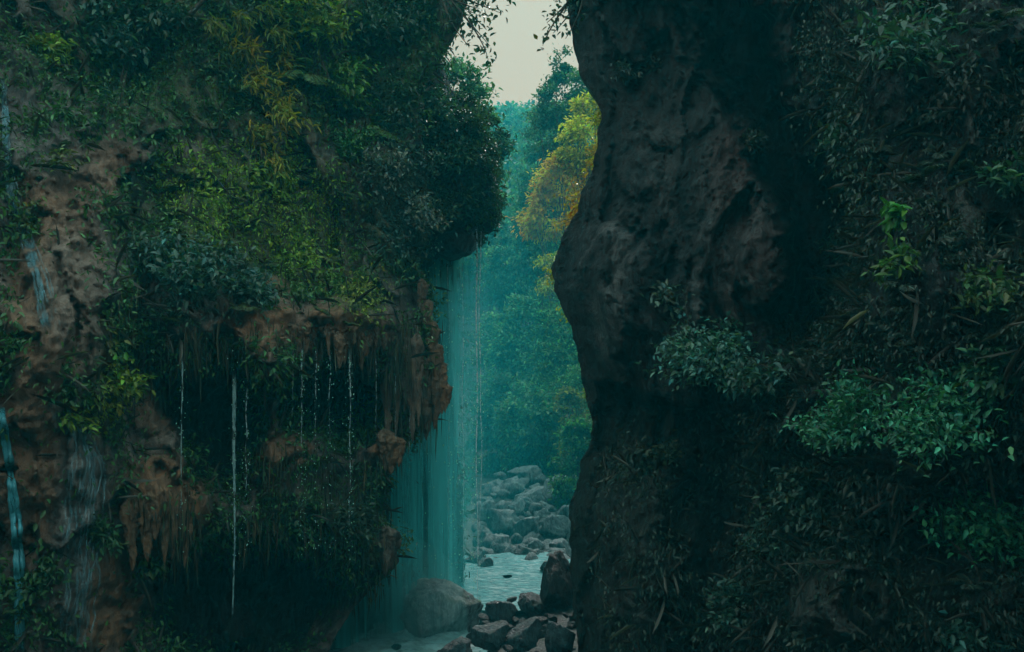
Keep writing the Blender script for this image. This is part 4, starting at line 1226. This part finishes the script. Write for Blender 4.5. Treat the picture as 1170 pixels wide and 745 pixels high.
def drip(px, py0, py1, r, label, bvh=BL, mat='thread', bead=.5, push=.12, D=None):
    if D is None:
        D = min(hit(bvh, px, yy)[0][1] for yy in np.arange(py0 - 70, py0 + 1, 5)) - push
    p = at(px, py0, D)
    V, Fc = thread_arrays(np.zeros(3), (py1 - py0) / F * D, r * .8, bead, .014, 160)
    tm = np.repeat(np.linspace(0, 1, 160), 6)[:, None]
    o = link('water_strand', mesh_np('water_strand', V, Fc, True, {'mask': np.tile(smooth(tm, 0, .12) * (1 - .5 * tm), (1, 3))}), mat=M[mat])
    o.location = tuple(p)
    tag(o, label, 'waterfall', 'thin strands of water falling past the cave')
drip(268, 424, 702, .038, 'brightest thin strand of water falling past the cave below the brown lip')
drip(208, 402, 600, .013, 'thin pale strand of water at the left mouth of the cave')
drip(282, 440, 560, .012, 'faint beaded strand just right of the brightest strand', mat='trickle', bead=.9)
drip(345, 396, 520, .013, 'beaded strand falling from the middle of the brown cave lip', mat='trickle', bead=.9)
drip(361, 398, 500, .011, 'faint strand between the two longer strands of the cave mouth', mat='trickle', bead=.9)
drip(377, 400, 505, .010, 'faint strand just left of the longest beaded strand', mat='trickle', bead=.9)
drip(400, 398, 600, .014, 'long beaded strand at the right end of the cave mouth', mat='trickle', bead=.7)
drip(335, 402, 480, .008, 'shortest faint strand left of the middle strand', mat='trickle', bead=.9)
drip(430, 405, 500, .009, 'faint strand beside the lime fern tuft', mat='trickle', bead=.8)
drip(452, 400, 510, .009, 'faint strand running down the tufa left of the orange lobe', mat='trickle', bead=.8)
drip(468, 470, 520, .012, 'short strand dripping from the grey lobe at the cliff edge', mat='trickle', bead=.8)

def film(path, label, name='water_film', nc=14, mat='film', group=None):
    """path: (px,py,half width px) down the rock"""
    ys = np.linspace(path[0][1], path[-1][1], 90)
    cx = np.interp(ys, [p[1] for p in path], [p[0] for p in path]); hw = np.interp(ys, [p[1] for p in path], [p[2] for p in path])
    G = np.zeros((len(ys), nc, 3)); ok = True
    for i in range(len(ys)):
        for j in range(nc):
            q = cx[i] + hw[i] * (2 * j / (nc - 1) - 1)
            P, n = hit(BL, q, ys[i])
            G[i, j] = P + n * (.035 + .02 * math.sin(j * 1.3 + i * .4))
    for _ in range(2):
        G[1:-1] = (G[:-2] + G[1:-1] * 2 + G[2:]) / 4
        G[:, 1:-1] = (G[:, :-2] + G[:, 1:-1] * 2 + G[:, 2:]) / 4
    u = np.linspace(0, 1, nc)[None]; v = np.linspace(0, 1, len(ys))[:, None]
    a = smooth(u, 0, .35) * smooth(1 - u, 0, .35) * smooth(v, 0, .06) * smooth(1 - v, 0, .08)
    toward = norm(CAM - G); G = G + toward * .05
    o = link(name, mesh_np(name, G.reshape(-1, 3), grid_faces(len(ys), nc), True, {'mask': np.repeat(a.reshape(-1, 1), 3, 1)}), mat=M[mat])
    return tag(o, label, 'waterfall', group)
def rill(path, n, r, label, mat='stream', m=150):
    ys = np.linspace(path[0][1], path[-1][1], m)
    cx = np.interp(ys, [p[1] for p in path], [p[0] for p in path]); hw = np.interp(ys, [p[1] for p in path], [p[2] for p in path])
    P0, _ = hit(BL, cx[0], ys[0])
    root = empty('water_rill', P0); tag(root, label, 'waterfall')
    for k in range(n):
        off = (rng.uniform(-1, 1) if n > 1 else 0)
        wob = off + .5 * fbm(np.stack([ys * .02 + k * 7, 0 * ys, 0 * ys], -1), 3)
        pts = []
        for i in range(m):
            P, nn = hit(BL, cx[i] + hw[i] * wob[i], ys[i]); pts.append(P + nn * .02 + norm(CAM - P) * .07)
        pts = np.array(pts)
        for _ in range(10): pts[1:-1] = (pts[:-2] + 2 * pts[1:-1] + pts[2:]) / 4
        rad = r * rng.uniform(.5, 1.2) * (1 + .8 * fbm(np.stack([ys * .06 + k * 3, 0 * ys, 0 * ys + 5], -1), 3))
        V, Fc = tube_arrays(pts - P0, np.maximum(rad, r * .25), 6)
        t_ = np.repeat(np.linspace(0, 1, m), 6)[:, None]
        link('water_strand', mesh_np('water_strand', V, Fc, True, {'mask': np.tile(smooth(t_, 0, .05) * smooth(1 - t_, 0, .1), (1, 3))}), root, M[mat])
rill([(4, 90, 3), (8, 170, 4), (16, 230, 6), (34, 280, 8), (50, 330, 9), (58, 380, 10)], 9, .013, 'thin blue threads of water sliding down the bare rock at the upper left edge', 'rill')
rill([(1, 465, 3), (9, 520, 4), (18, 580, 4), (22, 650, 4), (24, 745, 4)], 11, .017, 'narrow blue stream running down the rock in the lower left corner')
rill([(88, 480, 6), (98, 530, 22), (92, 600, 24), (90, 660, 22), (84, 745, 20)], 14, .010, 'spread of fine grey threads of water over the rock below the brown rib', 'rill')

# foam where the fall lands
V, Fc = irregular_disc((-2.0, 17.2), 1.5, 1.7, .45, n=160, seed=9)
V[:, 2] += .16 * fbm(V * 3, 4)
tag(link('foam', mesh_np('foam', V, Fc, True, {'mask': np.ones((len(V), 3))}), mat=M['foam']), 'white churning foam where the waterfall lands', 'foam', kind='stuff')

# ------------------------------------------------------------------ air
def vol_mat(name, col, dens, aniso=.3):
    m, nt, out = new_mat(name)
    v = nt.nodes.new('ShaderNodeVolumePrincipled')
    v.inputs['Color'].default_value = (*col, 1); v.inputs['Density'].default_value = dens; v.inputs['Anisotropy'].default_value = aniso
    nt.links.new(v.outputs[0], out.inputs['Volume'])
    return m
def box_mesh(name, lo, hi):
    x0, y0, z0 = lo; x1, y1, z1 = hi
    V = [(x0, y0, z0), (x1, y0, z0), (x1, y1, z0), (x0, y1, z0), (x0, y0, z1), (x1, y0, z1), (x1, y1, z1), (x0, y1, z1)]
    Fc = [(0, 3, 2, 1), (4, 5, 6, 7), (0, 1, 5, 4), (1, 2, 6, 5), (2, 3, 7, 6), (3, 0, 4, 7)]
    return mesh_np(name, V, Fc, False)
tag(link('haze', box_mesh('haze', (-232, -41, -6), (232, 229, 84)), mat=vol_mat('haze_air', (.02, .66, .80), .0026, .1)), 'thin teal haze filling the gorge', 'haze', kind='stuff')
V, Fc = ICO[3]
VM = V * (1 + .25 * fbm(V * 1.3 + 4, 3))[:, None]
for sc_, lab in [(1.25, 'faint outer spray drifting round the foot of the waterfall'), (.95, 'spray mist hanging around the foot of the waterfall'), (.65, 'thick spray right where the waterfall lands')]:
    tag(link('mist', mesh_np('mist', VM * np.array([1.6, 1.3, 1.7]) * sc_ + at(415, 728, 18.0), Fc), mat=vol_mat('spray_mist', (.25, .97, .98), .20)), lab, 'mist', kind='stuff')
for (rx, ry, rz), x_, lab in [((1.3, 4.5, 5.0), -1.5, 'fine teal spray close behind the falling water'), ((2.0, 5.5, 5.8), -1.2, 'drifting teal spray filling the left half of the gap'), ((3.4, 7.0, 6.6), -.6, 'thin teal spray reaching across the whole gap')]:
    tag(link('mist', mesh_np('mist', VM * np.array([rx, ry, rz]) + np.array([x_, 24.0, 4.2]), Fc), mat=vol_mat('drifting_spray', (.03, .82, .93), .007)), lab, 'mist', kind='stuff')

# ------------------------------------------------------------------ sky, sun, camera
SUN_EL, SUN_AZ = math.radians(40), math.radians(8)         # azimuth from +Y towards +X
w = bpy.data.worlds.new('World'); S.world = w; w.use_nodes = True
nt = w.node_tree; nt.nodes.clear()
out = nt.nodes.new('ShaderNodeOutputWorld'); bg = nt.nodes.new('ShaderNodeBackground'); bg.inputs['Strength'].default_value = .10
sky = nt.nodes.new('ShaderNodeTexSky'); sky.sky_type = 'NISHITA'; sky.sun_disc = False
sky.sun_elevation = SUN_EL; sky.sun_rotation = SUN_AZ; sky.air_density = 1.0; sky.dust_density = 2.0; sky.ozone_density = 1.5
tc = nt.nodes.new('ShaderNodeTexCoord'); sx = nt.nodes.new('ShaderNodeSeparateXYZ'); nt.links.new(tc.outputs['Generated'], sx.inputs[0])
cloud = ramp(nt, sx.outputs[2], [(0.0, (.215, .10, .028)), (.33, (.215, .10, .028)), (.5, (.50, .64, .60)), (1.0, (.47, .66, .63))])
cl10 = mixc(nt, 1.0, cloud, (10, 10, 10), 'MULTIPLY')
nt.links.new(mixc(nt, .94, sky.outputs[0], cl10), bg.inputs['Color'])
nt.links.new(bg.outputs[0], out.inputs[0])

sd = bpy.data.lights.new('sun', 'SUN'); sd.energy = .9; sd.angle = math.radians(18); sd.color = (1, .96, .9)
so = bpy.data.objects.new('sun', sd); COL.objects.link(so)
so.rotation_euler = (math.pi / 2 - SUN_EL, 0, math.pi - SUN_AZ)

cd = bpy.data.cameras.new('camera'); cam = bpy.data.objects.new('camera', cd); COL.objects.link(cam)
cam.location = tuple(CAM); cam.rotation_euler = (math.pi / 2, 0, 0)
cd.sensor_width = 36; cd.lens = F / 1170 * 36; cd.clip_end = 2000; cd.clip_start = .05
S.camera = cam

S.view_settings.view_transform = 'Standard'; S.view_settings.look = 'None'; S.view_settings.gamma = 1; S.view_settings.exposure = 1.95
S.view_settings.use_curve_mapping = False
S.render.engine = 'CYCLES'
c = S.cycles
c.use_denoising = True
c.max_bounces = 6; c.diffuse_bounces = 3; c.glossy_bounces = 2; c.transmission_bounces = 3; c.volume_bounces = 0; c.transparent_max_bounces = 12
c.caustics_reflective = False; c.caustics_refractive = False
